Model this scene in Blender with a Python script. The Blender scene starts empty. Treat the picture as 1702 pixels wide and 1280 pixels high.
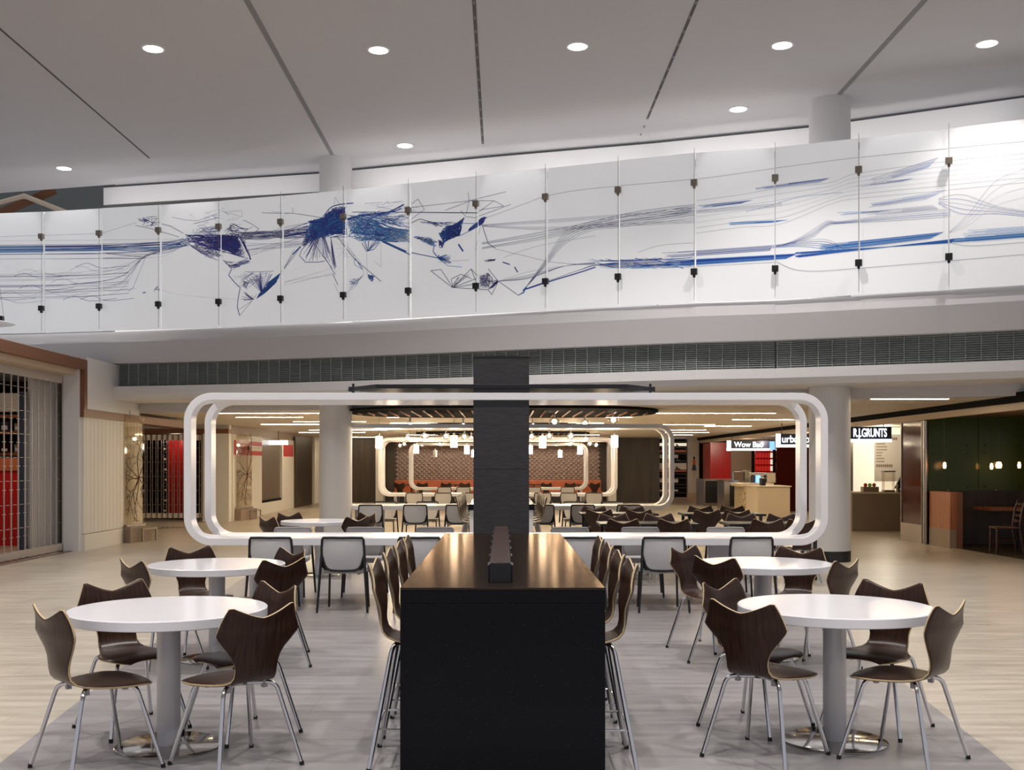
import bpy, bmesh, math, random
from mathutils import Vector, Matrix
sc = bpy.context.scene
col = sc.collection
PI = math.pi

# ---------------------------------------------------------------- camera, world, exposure
F, CX, HY, EYE = 1780.0, 835.5, 771.0, 1.55
cam = bpy.data.cameras.new('camera'); camo = bpy.data.objects.new('camera', cam); col.objects.link(camo)
camo.location = (0, 0, EYE); camo.rotation_euler = (PI/2, 0, 0)
cam.sensor_width = 36; cam.lens = 36*F/1702
cam.shift_x = (851-CX)/1702; cam.shift_y = (HY-640)/1702
cam.clip_end = 200
sc.camera = camo
sc.view_settings.view_transform = 'Standard'; sc.view_settings.look = 'None'
sc.view_settings.gamma = 1; sc.view_settings.use_curve_mapping = False
sc.view_settings.exposure = 0.62
w = bpy.data.worlds.new('world'); sc.world = w; w.use_nodes = True
w.node_tree.nodes['Background'].inputs[0].default_value = (0.90, 0.91, 1.0, 1)
w.node_tree.nodes['Background'].inputs[1].default_value = 0.30
try:
    sc.cycles.use_light_tree = True
    sc.cycles.max_bounces = 7; sc.cycles.diffuse_bounces = 4; sc.cycles.glossy_bounces = 4
    sc.cycles.sample_clamp_indirect = 4.0
    sc.cycles.caustics_reflective = False; sc.cycles.caustics_refractive = False
except Exception: pass

def lamp(name, kind, loc, energy, color=(1,1,1), rot=(0,0,0), **kw):
    l = bpy.data.lights.new(name, kind); l.energy = energy; l.color = color
    for k, v in kw.items(): setattr(l, k, v)
    o = bpy.data.objects.new(name, l); o.location = loc; o.rotation_euler = rot; col.objects.link(o); return o

CZ = 7.35          # upper ceiling
LZ = 2.60          # slatted ceiling of the concourse
# downlights of the tall hall: rows in view and the rows that go on overhead
for (x, y, e) in [(-4.88,14.95,1),(-1.74,15,1),(1.04,14.87,1),(3.87,14.83,.75),(6.68,14.77,.4),(-8.6,21.0,1),(-1.78,19.5,1),(3.85,17.5,1)]:
    lamp('downlight_lamp', 'SPOT', (x, y, CZ-.06), 420*e, (1, .95, .9), spot_size=1.9, spot_blend=.8, shadow_soft_size=.12)
for y in (9.0, 3.2):
    for x in (-6.2, -3.1, 0, 3.1, 6.2):
        lamp('downlight_lamp', 'SPOT', (x, y, CZ-.06), 380, (1, .96, .93), spot_size=1.9, spot_blend=.8, shadow_soft_size=.12)

def PX(x, y, Y): return Vector(((x-CX)/F*Y, Y, EYE-(y-HY)/F*Y))
def FL(x, y):
    Y = F*EYE/(y-HY); return Vector(((x-CX)/F*Y, Y, 0))
# ---------------------------------------------------------------- materials
def mat(name, c, rough=.5, metal=0, spec=.5, emit=None, es=0, coat=0):
    m = bpy.data.materials.new(name); m.use_nodes = True
    b = m.node_tree.nodes['Principled BSDF']
    b.inputs['Base Color'].default_value = (*c, 1); b.inputs['Roughness'].default_value = rough
    b.inputs['Metallic'].default_value = metal; b.inputs['Specular IOR Level'].default_value = spec
    b.inputs['Coat Weight'].default_value = coat; b.inputs['Coat Roughness'].default_value = .05
    if emit: b.inputs['Emission Color'].default_value = (*emit, 1); b.inputs['Emission Strength'].default_value = es
    return m
def nodes(m): return m.node_tree.nodes, m.node_tree.links, m.node_tree.nodes['Principled BSDF']
def noise_mat(name, c1, c2, scale=(1,1,1), ns=5, rough=.5, detail=4, lo=.35, hi=.65, bump=0, **kw):
    m = mat(name, c1, rough, **kw); n, l, b = nodes(m)
    tc = n.new('ShaderNodeTexCoord'); mp = n.new('ShaderNodeMapping'); mp.inputs['Scale'].default_value = scale
    no = n.new('ShaderNodeTexNoise'); no.inputs['Scale'].default_value = ns; no.inputs['Detail'].default_value = detail
    r = n.new('ShaderNodeValToRGB'); r.color_ramp.elements[0].position = lo; r.color_ramp.elements[1].position = hi
    r.color_ramp.elements[0].color = (*c1, 1); r.color_ramp.elements[1].color = (*c2, 1)
    l.new(tc.outputs['Object'], mp.inputs[0]); l.new(mp.outputs[0], no.inputs['Vector']); l.new(no.outputs[0], r.inputs[0])
    l.new(r.outputs[0], b.inputs['Base Color'])
    if bump:
        bp = n.new('ShaderNodeBump'); bp.inputs['Strength'].default_value = bump; bp.inputs['Distance'].default_value = .002
        l.new(no.outputs[0], bp.inputs['Height']); l.new(bp.outputs[0], b.inputs['Normal'])
    return m

def floor_mat(name, c1, c2, grout):
    m = mat(name, c1, .3, spec=.35); n, l, b = nodes(m)
    tc = n.new('ShaderNodeTexCoord')
    mp = n.new('ShaderNodeMapping'); mp.inputs['Scale'].default_value = (.9, 7, 1)
    l.new(tc.outputs['Object'], mp.inputs[0])
    no = n.new('ShaderNodeTexNoise'); no.inputs['Scale'].default_value = 1.6; no.inputs['Detail'].default_value = 6
    l.new(mp.outputs[0], no.inputs['Vector'])
    br = n.new('ShaderNodeTexBrick'); br.inputs['Scale'].default_value = 1; br.inputs['Mortar Size'].default_value = .0025
    br.inputs['Brick Width'].default_value = 1.2; br.inputs['Row Height'].default_value = .6; br.inputs['Mortar Smooth'].default_value = .3
    br.inputs['Color1'].default_value = (.94,.94,.94,1); br.inputs['Color2'].default_value = (1.04,1.04,1.04,1); br.inputs['Mortar'].default_value = (*grout, 1)
    l.new(tc.outputs['Object'], br.inputs['Vector'])
    r = n.new('ShaderNodeValToRGB'); r.color_ramp.elements[0].position = .3; r.color_ramp.elements[1].position = .7
    r.color_ramp.elements[0].color = (*c1, 1); r.color_ramp.elements[1].color = (*c2, 1)
    l.new(no.outputs[0], r.inputs[0])
    mx = n.new('ShaderNodeMixRGB'); mx.blend_type = 'MULTIPLY'; mx.inputs[0].default_value = 1
    l.new(r.outputs[0], mx.inputs[1]); l.new(br.outputs[0], mx.inputs[2]); l.new(mx.outputs[0], b.inputs['Base Color'])
    rr = n.new('ShaderNodeMapRange'); rr.inputs['To Min'].default_value = .22; rr.inputs['To Max'].default_value = .42
    l.new(no.outputs[0], rr.inputs[0]); l.new(rr.outputs[0], b.inputs['Roughness'])
    return m

M = {}
M['floor'] = floor_mat('beige_stone_floor', (.40,.345,.275), (.56,.50,.42), (.66,.66,.66))
M['floor_grey'] = floor_mat('grey_stone_floor', (.23,.215,.22), (.34,.32,.32), (.72,.72,.72))
M['ceil'] = mat('ceiling_paint', (.56,.55,.565), .8)
M['white'] = mat('white_paint', (.78,.77,.775), .6)
M['warmwhite'] = mat('warm_white_paint', (.74,.71,.66), .5)
M['lacquer'] = mat('white_lacquer', (.84,.83,.85), .28)
M['laminate'] = mat('white_table_laminate', (.84,.83,.86), .15)
M['fascia'] = mat('pale_grey_fascia', (.60,.59,.605), .55)
M['white_col'] = mat('white_column_paint', (.70,.69,.69), .6)
M['groove'] = mat('ceiling_groove', (.10,.10,.10), .8)
M['groove_grey'] = mat('ceiling_joint', (.25,.25,.26), .8)
M['cove'] = mat('cove_white', (.85,.84,.84), .5)
M['ply'] = mat('maple_plywood_edge', (.55,.41,.23), .45)
M['walnut'] = noise_mat('walnut_veneer', (.022,.010,.007), (.060,.028,.018), (14,1,1.2), 6, .30, 5, .3, .75, spec=.3)
M['seatveneer'] = M['walnut']
M['chrome'] = mat('chrome', (.72,.72,.74), .12, 1)
M['steel'] = noise_mat('brushed_steel', (.34,.31,.28), (.5,.47,.43), (1,30,30), 4, .3, metal=1)
M['polished'] = mat('polished_steel', (.55,.52,.49), .1, 1)
M['black'] = mat('black_plastic', (.012,.012,.014), .35)
M['rubber'] = mat('black_rubber', (.01,.01,.01), .7)
M['mesh'] = noise_mat('grey_mesh_fabric', (.56,.55,.55), (.64,.63,.63), (1,1,1), 300, .8)
M['fabric'] = mat('light_grey_fabric', (.45,.44,.44), .85)
M['ped'] = mat('pedestal_silver_paint', (.68,.67,.69), .35, .1)
# black granite with a glossy face and tiny flecks
m = mat('black_granite', (.005,.005,.007), .10, spec=.16); n, l, b = nodes(m)
tc = n.new('ShaderNodeTexCoord'); vo = n.new('ShaderNodeTexVoronoi'); vo.inputs['Scale'].default_value = 55
l.new(tc.outputs['Object'], vo.inputs['Vector'])
r = n.new('ShaderNodeValToRGB'); r.color_ramp.elements[0].position = .03; r.color_ramp.elements[0].color = (.30,.28,.26,1)
r.color_ramp.elements[1].position = .06; r.color_ramp.elements[1].color = (.006,.006,.008,1)
l.new(vo.outputs['Distance'], r.inputs[0]); l.new(r.outputs[0], b.inputs['Base Color']); M['granite'] = m
M['graniteTop'] = noise_mat('honed_black_granite_top', (.022,.018,.017), (.040,.033,.029), (1,1,1), 40, .19, spec=.32)
_m = bpy.data.materials.new('polished_granite_top'); _m.use_nodes = True; _n = _m.node_tree.nodes; _l = _m.node_tree.links
_n.clear(); _o = _n.new('ShaderNodeOutputMaterial'); _x = _n.new('ShaderNodeMixShader'); _d = _n.new('ShaderNodeBsdfDiffuse'); _g = _n.new('ShaderNodeBsdfGlossy'); _w = _n.new('ShaderNodeLayerWeight')
_d.inputs[0].default_value = (.028,.021,.018,1); _g.inputs[0].default_value = (.50,.39,.31,1); _g.inputs['Roughness'].default_value = .13; _w.inputs['Blend'].default_value = .35
_l.new(_w.outputs['Fresnel'], _x.inputs[0]); _l.new(_d.outputs[0], _x.inputs[1]); _l.new(_g.outputs[0], _x.inputs[2]); _l.new(_x.outputs[0], _o.inputs[0]); M['graniteTop'] = _m
M['linen'] = noise_mat('charcoal_linen_laminate', (.022,.021,.023), (.045,.043,.046), (3,3,40), 4, .38, 6, .3, .7)
M['darkmetal'] = mat('charcoal_metal', (.018,.018,.022), .4, .3)
M['louver'] = noise_mat('grey_louver_metal', (.38,.41,.395), (.45,.485,.47), (1,1,1), 3, .5)
M['louverdark'] = mat('louver_back', (.14,.155,.15), .8)
M['walnutwall'] = noise_mat('dark_brown_panelling', (.032,.022,.015), (.060,.042,.028), (1,1,.1), 6, .4)
M['brown'] = mat('brown_metal_header', (.20,.085,.040), .45)
M['brownwood'] = noise_mat('red_brown_wood', (.22,.075,.028), (.34,.13,.05), (8,8,.6), 3, .4)
M['taupe'] = mat('taupe_panel', (.27,.20,.15), .45)
M['tan'] = mat('tan_soffit', (.62,.50,.38), .7)
M['slat'] = mat('cream_ceiling_slat', (.76,.69,.58), .6)
M['dark'] = mat('near_black_void', (.01,.009,.009), .9, spec=.08)
M['red'] = mat('red_glossy_panel', (.50,.008,.010), .3)
M['darkred'] = mat('dark_red_glass', (.055,.008,.005), .08, spec=.22)
M['redlit'] = mat('backlit_red_panel', (.55,.02,.02), .4, emit=(1,.05,.03), es=.18)
M['green'] = mat('dark_green_glass', (.055,.090,.022), .10, spec=.18)
M['greenlit'] = mat('lime_green_panel', (.10,.22,.01), .4, emit=(.15,.35,.01), es=.12)
M['orange'] = noise_mat('orange_leather', (.42,.10,.035), (.52,.14,.055), (1,1,1), 5, .45)
M['beige'] = mat('beige_stone_counter', (.62,.52,.38), .4)
M['granitecounter'] = noise_mat('speckled_granite', (.16,.11,.06), (.75,.62,.40), (1,1,1), 26, .35, 3, .42, .58)
M['creamboard'] = mat('cream_backlit_board', (.8,.75,.62), .5, emit=(1,.9,.7), es=.45)
M['woodred'] = noise_mat('cherry_wood', (.28,.09,.032), (.42,.15,.055), (9,9,.5), 3, .35)
M['chairwood'] = mat('dark_cherry_chair_wood', (.07,.022,.009), .35)
M['signwhite'] = mat('lit_sign_white', (.9,.9,.9), .4, emit=(.92,.95,1), es=1.5)
M['signnavy'] = mat('sign_navy_face', (.035,.04,.07), .4)
M['signblue'] = mat('lit_sign_blue', (.2,.5,.9), .4, emit=(.25,.5,1), es=.9)
M['signred'] = mat('red_sign_band', (.46,.02,.03), .5)
M['glow'] = mat('lit_lamp_glass', (1,1,1), .3, emit=(1,.86,.66), es=14)
M['bulb'] = mat('bulb_glow', (1,1,1), .3, emit=(1,.84,.62), es=38)
M['slot'] = mat('linear_light_diffuser', (1,1,1), .4, emit=(1,.80,.54), es=72)
M['down'] = mat('downlight_lens', (1,1,1), .4, emit=(1,.97,.92), es=5)
M['amber'] = mat('amber_lamp_glow', (1,.6,.3), .3, emit=(1,.42,.14), es=10)
M['skin_a'] = mat('orange_print', (.75,.16,.05), .5)
M['alum'] = mat('pale_grille_metal', (.52,.46,.41), .4, .3)
M['brass'] = mat('warm_grey_metal', (.30,.26,.22), .35, .8)
# clear glass
m = bpy.data.materials.new('clear_glass'); m.use_nodes = True; n = m.node_tree.nodes; l = m.node_tree.links
n.clear(); out = n.new('ShaderNodeOutputMaterial'); mx = n.new('ShaderNodeMixShader'); tr = n.new('ShaderNodeBsdfTransparent'); gl = n.new('ShaderNodeBsdfGlossy')
gl.inputs['Roughness'].default_value = .03; fr = n.new('ShaderNodeLayerWeight'); fr.inputs['Blend'].default_value = .25
tr.inputs[0].default_value = (.95,.93,.88,1)
l.new(fr.outputs['Facing'], mx.inputs[0]); l.new(tr.outputs[0], mx.inputs[1]); l.new(gl.outputs[0], mx.inputs[2]); l.new(mx.outputs[0], out.inputs[0]); M['glass'] = m
def tinted(name, c, blend=.12):
    m = M['glass'].copy(); m.name = name
    for nd in m.node_tree.nodes:
        if nd.type == 'BSDF_TRANSPARENT': nd.inputs[0].default_value = (*c, 1)
        if nd.type == 'LAYER_WEIGHT': nd.inputs['Blend'].default_value = blend
    return m
M['artglass'] = tinted('art_panel_glass', (.90,.86,.78))
# back-lit frosted glass of the mural
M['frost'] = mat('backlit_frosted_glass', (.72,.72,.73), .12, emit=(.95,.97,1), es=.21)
MUR = {}
for k, c in dict(ink=(.03,.03,.16), purple=(.075,.055,.36), blue=(.02,.07,.40), mid=(.04,.19,.58), sky=(.18,.40,.74), pale=(.42,.45,.60), faint=(.60,.61,.68), grey=(.30,.31,.38)).items():
    MUR[k] = mat('mural_ink_'+k, c, .3)
# quilted wall
m = mat('quilted_wall', (.2,.12,.09), .4); n, l, b = nodes(m); M['quilt'] = m
b.inputs['Base Color'].default_value = (.36,.27,.23,1)

# ---------------------------------------------------------------- mesh builder
class MB:
    def __init__(s): s.v = []; s.f = []; s.m = []; s.mats = []; s.smooth = []
    def mi(s, m):
        if m not in s.mats: s.mats.append(m)
        return s.mats.index(m)
    def add(s, vs, fs, m, smooth=False):
        o = len(s.v); s.v += [tuple(v) for v in vs]; k = s.mi(m)
        for f in fs: s.f.append(tuple(i+o for i in f)); s.m.append(k); s.smooth.append(smooth)
        return s
    def box(s, x0, x1, y0, y1, z0, z1, m, bev=0):
        if x0 > x1: x0, x1 = x1, x0
        if y0 > y1: y0, y1 = y1, y0
        vs = [(x,y,z) for z in (z0,z1) for y in (y0,y1) for x in (x0,x1)]
        fs = [(0,2,3,1),(4,5,7,6),(0,1,5,4),(2,6,7,3),(0,4,6,2),(1,3,7,5)]
        return s.add(vs, fs, m)
    def obox(s, p0, p1, th, z0, z1, m, off=0):
        "vertical slab along plan segment p0-p1, thickness th to the left-hand side"
        p0 = Vector(p0[:2]); p1 = Vector(p1[:2]); d = (p1-p0).normalized(); nrm = Vector((-d.y, d.x))
        a = p0+nrm*off; b_ = p1+nrm*off; c = p1+nrm*(off+th); e = p0+nrm*(off+th)
        vs = [(q.x,q.y,z) for z in (z0,z1) for q in (a,b_,c,e)]
        return s.add(vs, [(0,3,2,1),(4,5,6,7),(0,1,5,4),(1,2,6,5),(2,3,7,6),(3,0,4,7)], m)
    def prism(s, pts, z0, z1, m, smooth=False):
        n_ = len(pts); vs = [(p[0],p[1],z0) for p in pts]+[(p[0],p[1],z1) for p in pts]
        s.add(vs, [tuple(range(n_-1,-1,-1)), tuple(range(n_,2*n_))], m)
        return s.add(vs, [(i,(i+1)%n_,n_+(i+1)%n_,n_+i) for i in range(n_)], m, smooth)
    def tube(s, pts, r, m, seg=10, cap=True):
        pts = [Vector(p) for p in pts]; rs = r if isinstance(r, (list,tuple)) else [r]*len(pts)
        vs = []; prev = None
        for i, p in enumerate(pts):
            t = (pts[min(i+1,len(pts)-1)]-pts[max(i-1,0)]).normalized()
            if prev is None:
                a = Vector((0,0,1)) if abs(t.z) < .9 else Vector((1,0,0)); u = t.cross(a).normalized()
            else: u = (prev - t*prev.dot(t)).normalized()
            prev = u; v = t.cross(u)
            for k in range(seg):
                an = 2*PI*k/seg; vs.append(p+(u*math.cos(an)+v*math.sin(an))*rs[i])
        fs = [(i*seg+k, i*seg+(k+1)%seg, (i+1)*seg+(k+1)%seg, (i+1)*seg+k) for i in range(len(pts)-1) for k in range(seg)]
        s.add(vs, fs, m, True)
        if cap:
            o = len(pts)-1
            s.add([vs[k] for k in range(seg)], [tuple(range(seg-1,-1,-1))], m); s.add([vs[o*seg+k] for k in range(seg)], [tuple(range(seg))], m)
        return s
    def lathe(s, prof, c, m, seg=32, smooth=True):
        vs = []; n_ = len(prof)
        for k in range(seg):
            a = 2*PI*k/seg
            for (r, z) in prof: vs.append((c[0]+r*math.cos(a), c[1]+r*math.sin(a), c[2]+z))
        fs = [(k*n_+i, ((k+1)%seg)*n_+i, ((k+1)%seg)*n_+i+1, k*n_+i+1) for k in range(seg) for i in range(n_-1)]
        return s.add(vs, fs, m, smooth)
    def disc(s, c, r, z0, z1, m, seg=40):
        pts = [(c[0]+r*math.cos(2*PI*k/seg), c[1]+r*math.sin(2*PI*k/seg)) for k in range(seg)]
        return s.prism(pts, z0, z1, m, True)
    def sphere(s, c, r, m, a=14, b=9, sz=1):
        prof = [(max(r*math.sin(PI*i/b), 1e-4), -r*sz*math.cos(PI*i/b)) for i in range(b+1)]
        return s.lathe(prof, c, m, a)
    def ribbon(s, p, q, wd, nrm, m):
        p = Vector(p); q = Vector(q); d = (q-p)
        if d.length < 1e-5: return s
        u = d.cross(nrm).normalized()*wd/2
        return s.add([p-u, q-u, q+u, p+u], [(0,1,2,3)], m)
    def build(s, name, parent=None, bevel=0, recalc=True):
        me = bpy.data.meshes.new(name); me.from_pydata(s.v, [], s.f)
        for mm in s.mats: me.materials.append(mm)
        me.polygons.foreach_set('material_index', s.m); me.polygons.foreach_set('use_smooth', s.smooth)
        me.update()
        if recalc:
            bm = bmesh.new(); bm.from_mesh(me)
            bmesh.ops.remove_doubles(bm, verts=bm.verts, dist=1e-5)
            bmesh.ops.recalc_face_normals(bm, faces=bm.faces); bm.to_mesh(me); bm.free()
        o = bpy.data.objects.new(name, me); col.objects.link(o)
        if any(s.smooth): me.set_sharp_from_angle(angle=.65)
        if parent: o.parent = parent
        if bevel:
            b_ = o.modifiers.new('bevel', 'BEVEL'); b_.width = bevel; b_.segments = 2; b_.limit_method = 'ANGLE'
        return o
def tag(o, label, cat, group=None, kind=None):
    o['label'] = label; o['category'] = cat
    if group: o['group'] = group
    if kind: o['kind'] = kind
    return o
def empty(name, loc=(0,0,0), rz=0):
    o = bpy.data.objects.new(name, None); o.location = loc; o.rotation_euler = (0,0,rz); o.empty_display_size = .2; col.objects.link(o); return o
def struct(o): o['kind'] = 'structure'; return o
def dup(root, loc, rz, label, group, lod=False):
    r_ = root.copy(); col.objects.link(r_); r_.location = loc; r_.rotation_euler = (0,0,rz)
    r_['label'] = label
    if group: r_['group'] = group
    for ch in list(root.children):
        c = ch.copy(); col.objects.link(c); c.parent = r_
        if not lod:
            for g in ch.children: d = g.copy(); col.objects.link(d); d.parent = c
    return r_
def text(s_, h, m, name, parent, loc, rot=(PI/2,0,0), ext=.004, bold=.0, sx=1, align='CENTER', width=None):
    cu = bpy.data.curves.new(name, 'FONT'); cu.body = s_; cu.size = h; cu.extrude = ext; cu.offset = bold; cu.align_x = align; cu.align_y = 'CENTER'
    t = bpy.data.objects.new(name, cu); col.objects.link(t)
    me = bpy.data.meshes.new_from_object(t.evaluated_get(bpy.context.evaluated_depsgraph_get()))
    bpy.data.objects.remove(t)
    if width: sx = width/(max(v.co.x for v in me.vertices)-min(v.co.x for v in me.vertices))
    me.materials.clear(); me.materials.append(m)
    o = bpy.data.objects.new(name, me); col.objects.link(o); o.location = loc; o.rotation_euler = rot; o.scale = (sx,1,1)
    if parent: o.parent = parent
    return o
# ---------------------------------------------------------------- shell of the hall
b = MB().box(-16, 16, -4, 48, -.05, 0, M['floor']); struct(b.build('floor'))
# darker grey inlay, a long lens
def inlay(Y): return 1.9+.135*Y-.0016*Y*Y
ys = [-1, 0, 2, 4, 6, 8, 10, 12, 14, 15]
pts = [(-inlay(y), y) for y in ys]+[(inlay(y), y) for y in reversed(ys)]
struct(MB().prism(pts, .0, .004, M['floor_grey']).build('floor_inlay'))
# ceiling: edge follows a slow curve
EDGE = [(-12.5,23.4),(-8.33,22.3),(-3.62,21.2),(0,20.0),(2.7,19.2),(5.24,18.3),(8.18,16.8),(14,13.6)]
pts = [(-16,-4),(14,-4)]+[(x,y) for x,y in reversed(EDGE)]+[(-16,24.2)]
struct(MB().prism(pts, CZ, CZ+.15, M['ceil']).build('ceiling'))
g = 'ceiling'
def seam(X, y1, wd, m): return MB().box(X-wd/2, X+wd/2, -3, y1, CZ-.006, CZ+.001, m)
for X, y1, wd, m in [(-6.7,20.3,.03,M['groove']),(-3.2,20.4,.075,M['groove_grey']),(-.36,19.4,.045,M['groove']),(2.43,18.0,.04,M['groove']),(5.28,17.1,.075,M['groove_grey'])]:
    o = seam(X, y1, wd, m)
    if m is M['groove'] and X > -1:
        for i in range(50): o.box(X-.012, X+.012, -2.8+i*.45, -2.7+i*.45, CZ-.010, CZ-.005, M['groove_grey'])
    o = struct(o.build('ceiling_joint'))
# cove beam along the ceiling edge and the white upper wall behind it
cb = MB(); cb2 = MB()
for (p, q) in zip(EDGE[1:-1], EDGE[2:]):
    cb.obox(p, q, .30, 6.95, 7.305, M['cove'], .03)
    cb.obox(p, q, .02, 7.305, 7.35, M['groove'], .05)
    cb.obox(p, q, .25, 6.91, 6.95, M['groove'], .05)
    cb2.obox(p, q, .12, 2.7, 7.5, M['white'], .45)
struct(cb.build('trim_1')); struct(cb2.build('wall_back'))
# upper left corner behind the glass: dark skylight beams
o = MB().box(-20, -8.4, 27, 27.1, 3.2, 9, M['louverdark'])
struct(o.build('wall_skylight'))
o = MB()
o.add([(-14,26,7.0),(-10.9,26,8.3),(-10.9,26.2,8.15),(-14,26.2,6.85)], [(0,1,2,3)], M['brown'])
o.tube([(-14.2,26,7.35),(-11.6,26,8.05),(-9.2,26,7.1)], .07, M['tan'], 6); o.tube([(-14.5,25,7.15),(-8.3,25,7.15)], .06, M['tan'], 6)
struct(o.build('trim_2'))

# ---------------------------------------------------------------- glass mural, fascia and louvre band
PXS = [-130,-26,74,170,268,368,471,575,683,795,910,1030,1156,1288,1428,1577,1740,1915]
def ybot(x):   # bottom edge of the glass in the photograph
    T = [(-130,555),(-26,553),(74,551),(170,548),(268,545),(368,541.5),(471,537),(575,532),(683,526),(795,519.5),(910,513),(1030,506.5),(1156,499.5),(1288,495),(1428,487),(1577,478.5),(1740,468),(1915,456)]
    for (a, ya), (c, yc) in zip(T, T[1:]):
        if x <= c: return ya+(yc-ya)*(x-a)/(c-a)
    return T[-1][1]
ZB, ZT = 4.128, 6.46
CUR = []
for x in PXS:
    Y = (ZB-EYE)*F/(HY-ybot(x)); CUR.append(Vector(((x-CX)/F*Y, Y)))
print('curve', [(round(c.x,2), round(c.y,2)) for c in CUR])
def sweep(name, prof, m, curve=CUR, i0=0, i1=None):
    "extrude a closed (offset, z) profile along the plan curve; offset>0 is away from the camera"
    cs = curve[i0:i1]; nr = []
    for i in range(len(cs)):
        d = (cs[min(i+1,len(cs)-1)]-cs[max(i-1,0)]).normalized(); nr.append(Vector((-d.y, d.x)))
    vs = []; n_ = len(prof)
    for c, nn in zip(cs, nr):
        for (o_, z) in prof: p = c+nn*o_; vs.append((p.x, p.y, z))
    fs = [(i*n_+k, i*n_+(k+1)%n_, (i+1)*n_+(k+1)%n_, (i+1)*n_+k) for i in range(len(cs)-1) for k in range(n_)]
    fs += [tuple(range(n_)), tuple((len(cs)-1)*n_+k for k in range(n_-1,-1,-1))]
    b_ = MB(); mm = m if isinstance(m, list) else [m]*n_
    for k in range(n_):
        b_.add(vs, [f for j, f in enumerate(fs[:-2]) if j % n_ == k], mm[k])
    b_.add(vs, fs[-2:], mm[0])
    return b_.build(name)
# fascia: upright strip, then a face that leans back, then louvres set deep, then the lower band
struct(sweep('wall_fascia', [(.05,ZB-.04),(.0,3.88),(.0,3.875),(.06,3.48),(.34,3.48),(.34,ZB-.04)], M['fascia']))
LIN = 3
lv0 = CUR[LIN].copy()
cs = CUR[LIN:]
struct(sweep('wall_louver_back', [(.32,3.0),(.32,3.48),(.36,3.48),(.36,3.0)], M['louverdark'], CUR, LIN))
lb = MB()
for k in range(13):
    z = 3.05+k*.0335
    for (p, q) in zip(cs, cs[1:]):
        d = (q-p).normalized(); nn = Vector((-d.y, d.x)); a = p+nn*.24; c = q+nn*.24; a2 = p+nn*.28; c2 = q+nn*.28
        lb.add([(a.x,a.y,z),(c.x,c.y,z),(c2.x,c2.y,z+.026),(a2.x,a2.y,z+.026),(a.x,a.y,z-.004),(c.x,c.y,z-.004)], [(0,1,2,3),(4,5,1,0)], M['louver'])
for (p, q) in zip(cs, cs[1:]):
    L = (q-p).length; k = max(1, round(L/.215))
    for i in range(k):
        c = p+(q-p)*(i/k); d = (q-p).normalized(); nn = Vector((-d.y, d.x)); e = c+d*.007
        lb.obox(c, e, .03, 3.0, 3.48, M['louver'], .22)
vent = lb.build('louver_vent'); struct(vent)
struct(sweep('trim_3', [(-.02,3.03),(-.02,2.88),(.04,2.78),(1.6,2.78),(1.6,3.03)], M['white'], CUR, LIN))
struct(sweep('wall_soffit_step', [(1.3,2.6),(1.3,2.78),(1.5,2.78),(1.5,2.6)], M['fascia'], CUR, LIN))

# mural panels --------------------------------------------------
random.seed(7)
SEG = []   # (x0,y0,x1,y1,width px,colour)
def S(x0,y0,x1,y1,w_=.7,c='purple'): SEG.append((x0,y0,x1,y1,w_,c))
def PL(pts, w_=.7, c='purple'):
    for a, b_ in zip(pts, pts[1:]): S(*a, *b_, w_, c)
def CV(pts, w_=.7, c='purple', n_=6):
    "smooth curve through points"
    P = [pts[0]]+list(pts)+[pts[-1]]; out_ = []
    for i in range(1, len(P)-2):
        for k in range(n_):
            t = k/n_; r_ = []
            for j in (0,1):
                p0,p1,p2,p3 = P[i-1][j],P[i][j],P[i+1][j],P[i+2][j]
                r_.append(.5*((2*p1)+(-p0+p2)*t+(2*p0-5*p1+4*p2-p3)*t*t+(-p0+3*p1-3*p2+p3)*t**3))
            out_.append(tuple(r_))
    out_.append(pts[-1]); PL(out_, w_, c)
def inpoly(p, poly):
    x, y = p; c = False
    for (x0,y0),(x1,y1) in zip(poly, poly[1:]+poly[:1]):
        if (y0 > y) != (y1 > y) and x < (x1-x0)*(y-y0)/(y1-y0)+x0: c = not c
    return c
def rp(poly):
    xs = [p[0] for p in poly]; ys_ = [p[1] for p in poly]
    for _ in range(200):
        p = (random.uniform(min(xs),max(xs)), random.uniform(min(ys_),max(ys_)))
        if inpoly(p, poly): return p
    return poly[0]
def web(poly, n_, w_, cs_, maxl=60):
    for _ in range(n_):
        a = rp(poly); b_ = rp(poly)
        if math.dist(a, b_) > maxl: b_ = (a[0]+(b_[0]-a[0])*.4, a[1]+(b_[1]-a[1])*.4)
        S(*a, *b_, w_, random.choice(cs_))
def fan(h, poly, n_, w_, cs_):
    for _ in range(n_): S(*h, *rp(poly), w_, random.choice(cs_))
# left bundles
for i in range(26):
    y = random.choice([random.gauss(412,3), random.gauss(419,4), random.uniform(398,432)])
    c = random.choice(['purple','pale','pale','sky','pale','mid']) if abs(y-415) < 9 else random.choice(['pale','faint'])
    CV([(-130,y+2),(75,y),(170,y-1),(268,y-4+random.gauss(0,3)),(305+random.uniform(0,12),random.uniform(395,410))], random.choice([.5,.7,.9]) if abs(y-415)<9 else .5, c)
S(-130,411,75,411,2.2,'sky'); S(-130,416,75,415,1.6,'mid'); S(75,410,170,409,2.0,'purple'); S(75,416,300,406,1.3,'blue'); S(-130,421,75,419,1.6,'sky')
for i in range(16):
    y = random.uniform(455,500); CV([(-130,y+3),(60,y+random.uniform(-4,4)),(130,y-3),(200,y-14),(243,427-random.uniform(0,3)),(310,405+random.uniform(-6,4))] if i%2 else [(-130,y),(80,y-2),(150,y-4),(215,y-8)], random.choice([.4,.6,.8]), random.choice(['pale','purple','faint']))
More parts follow.
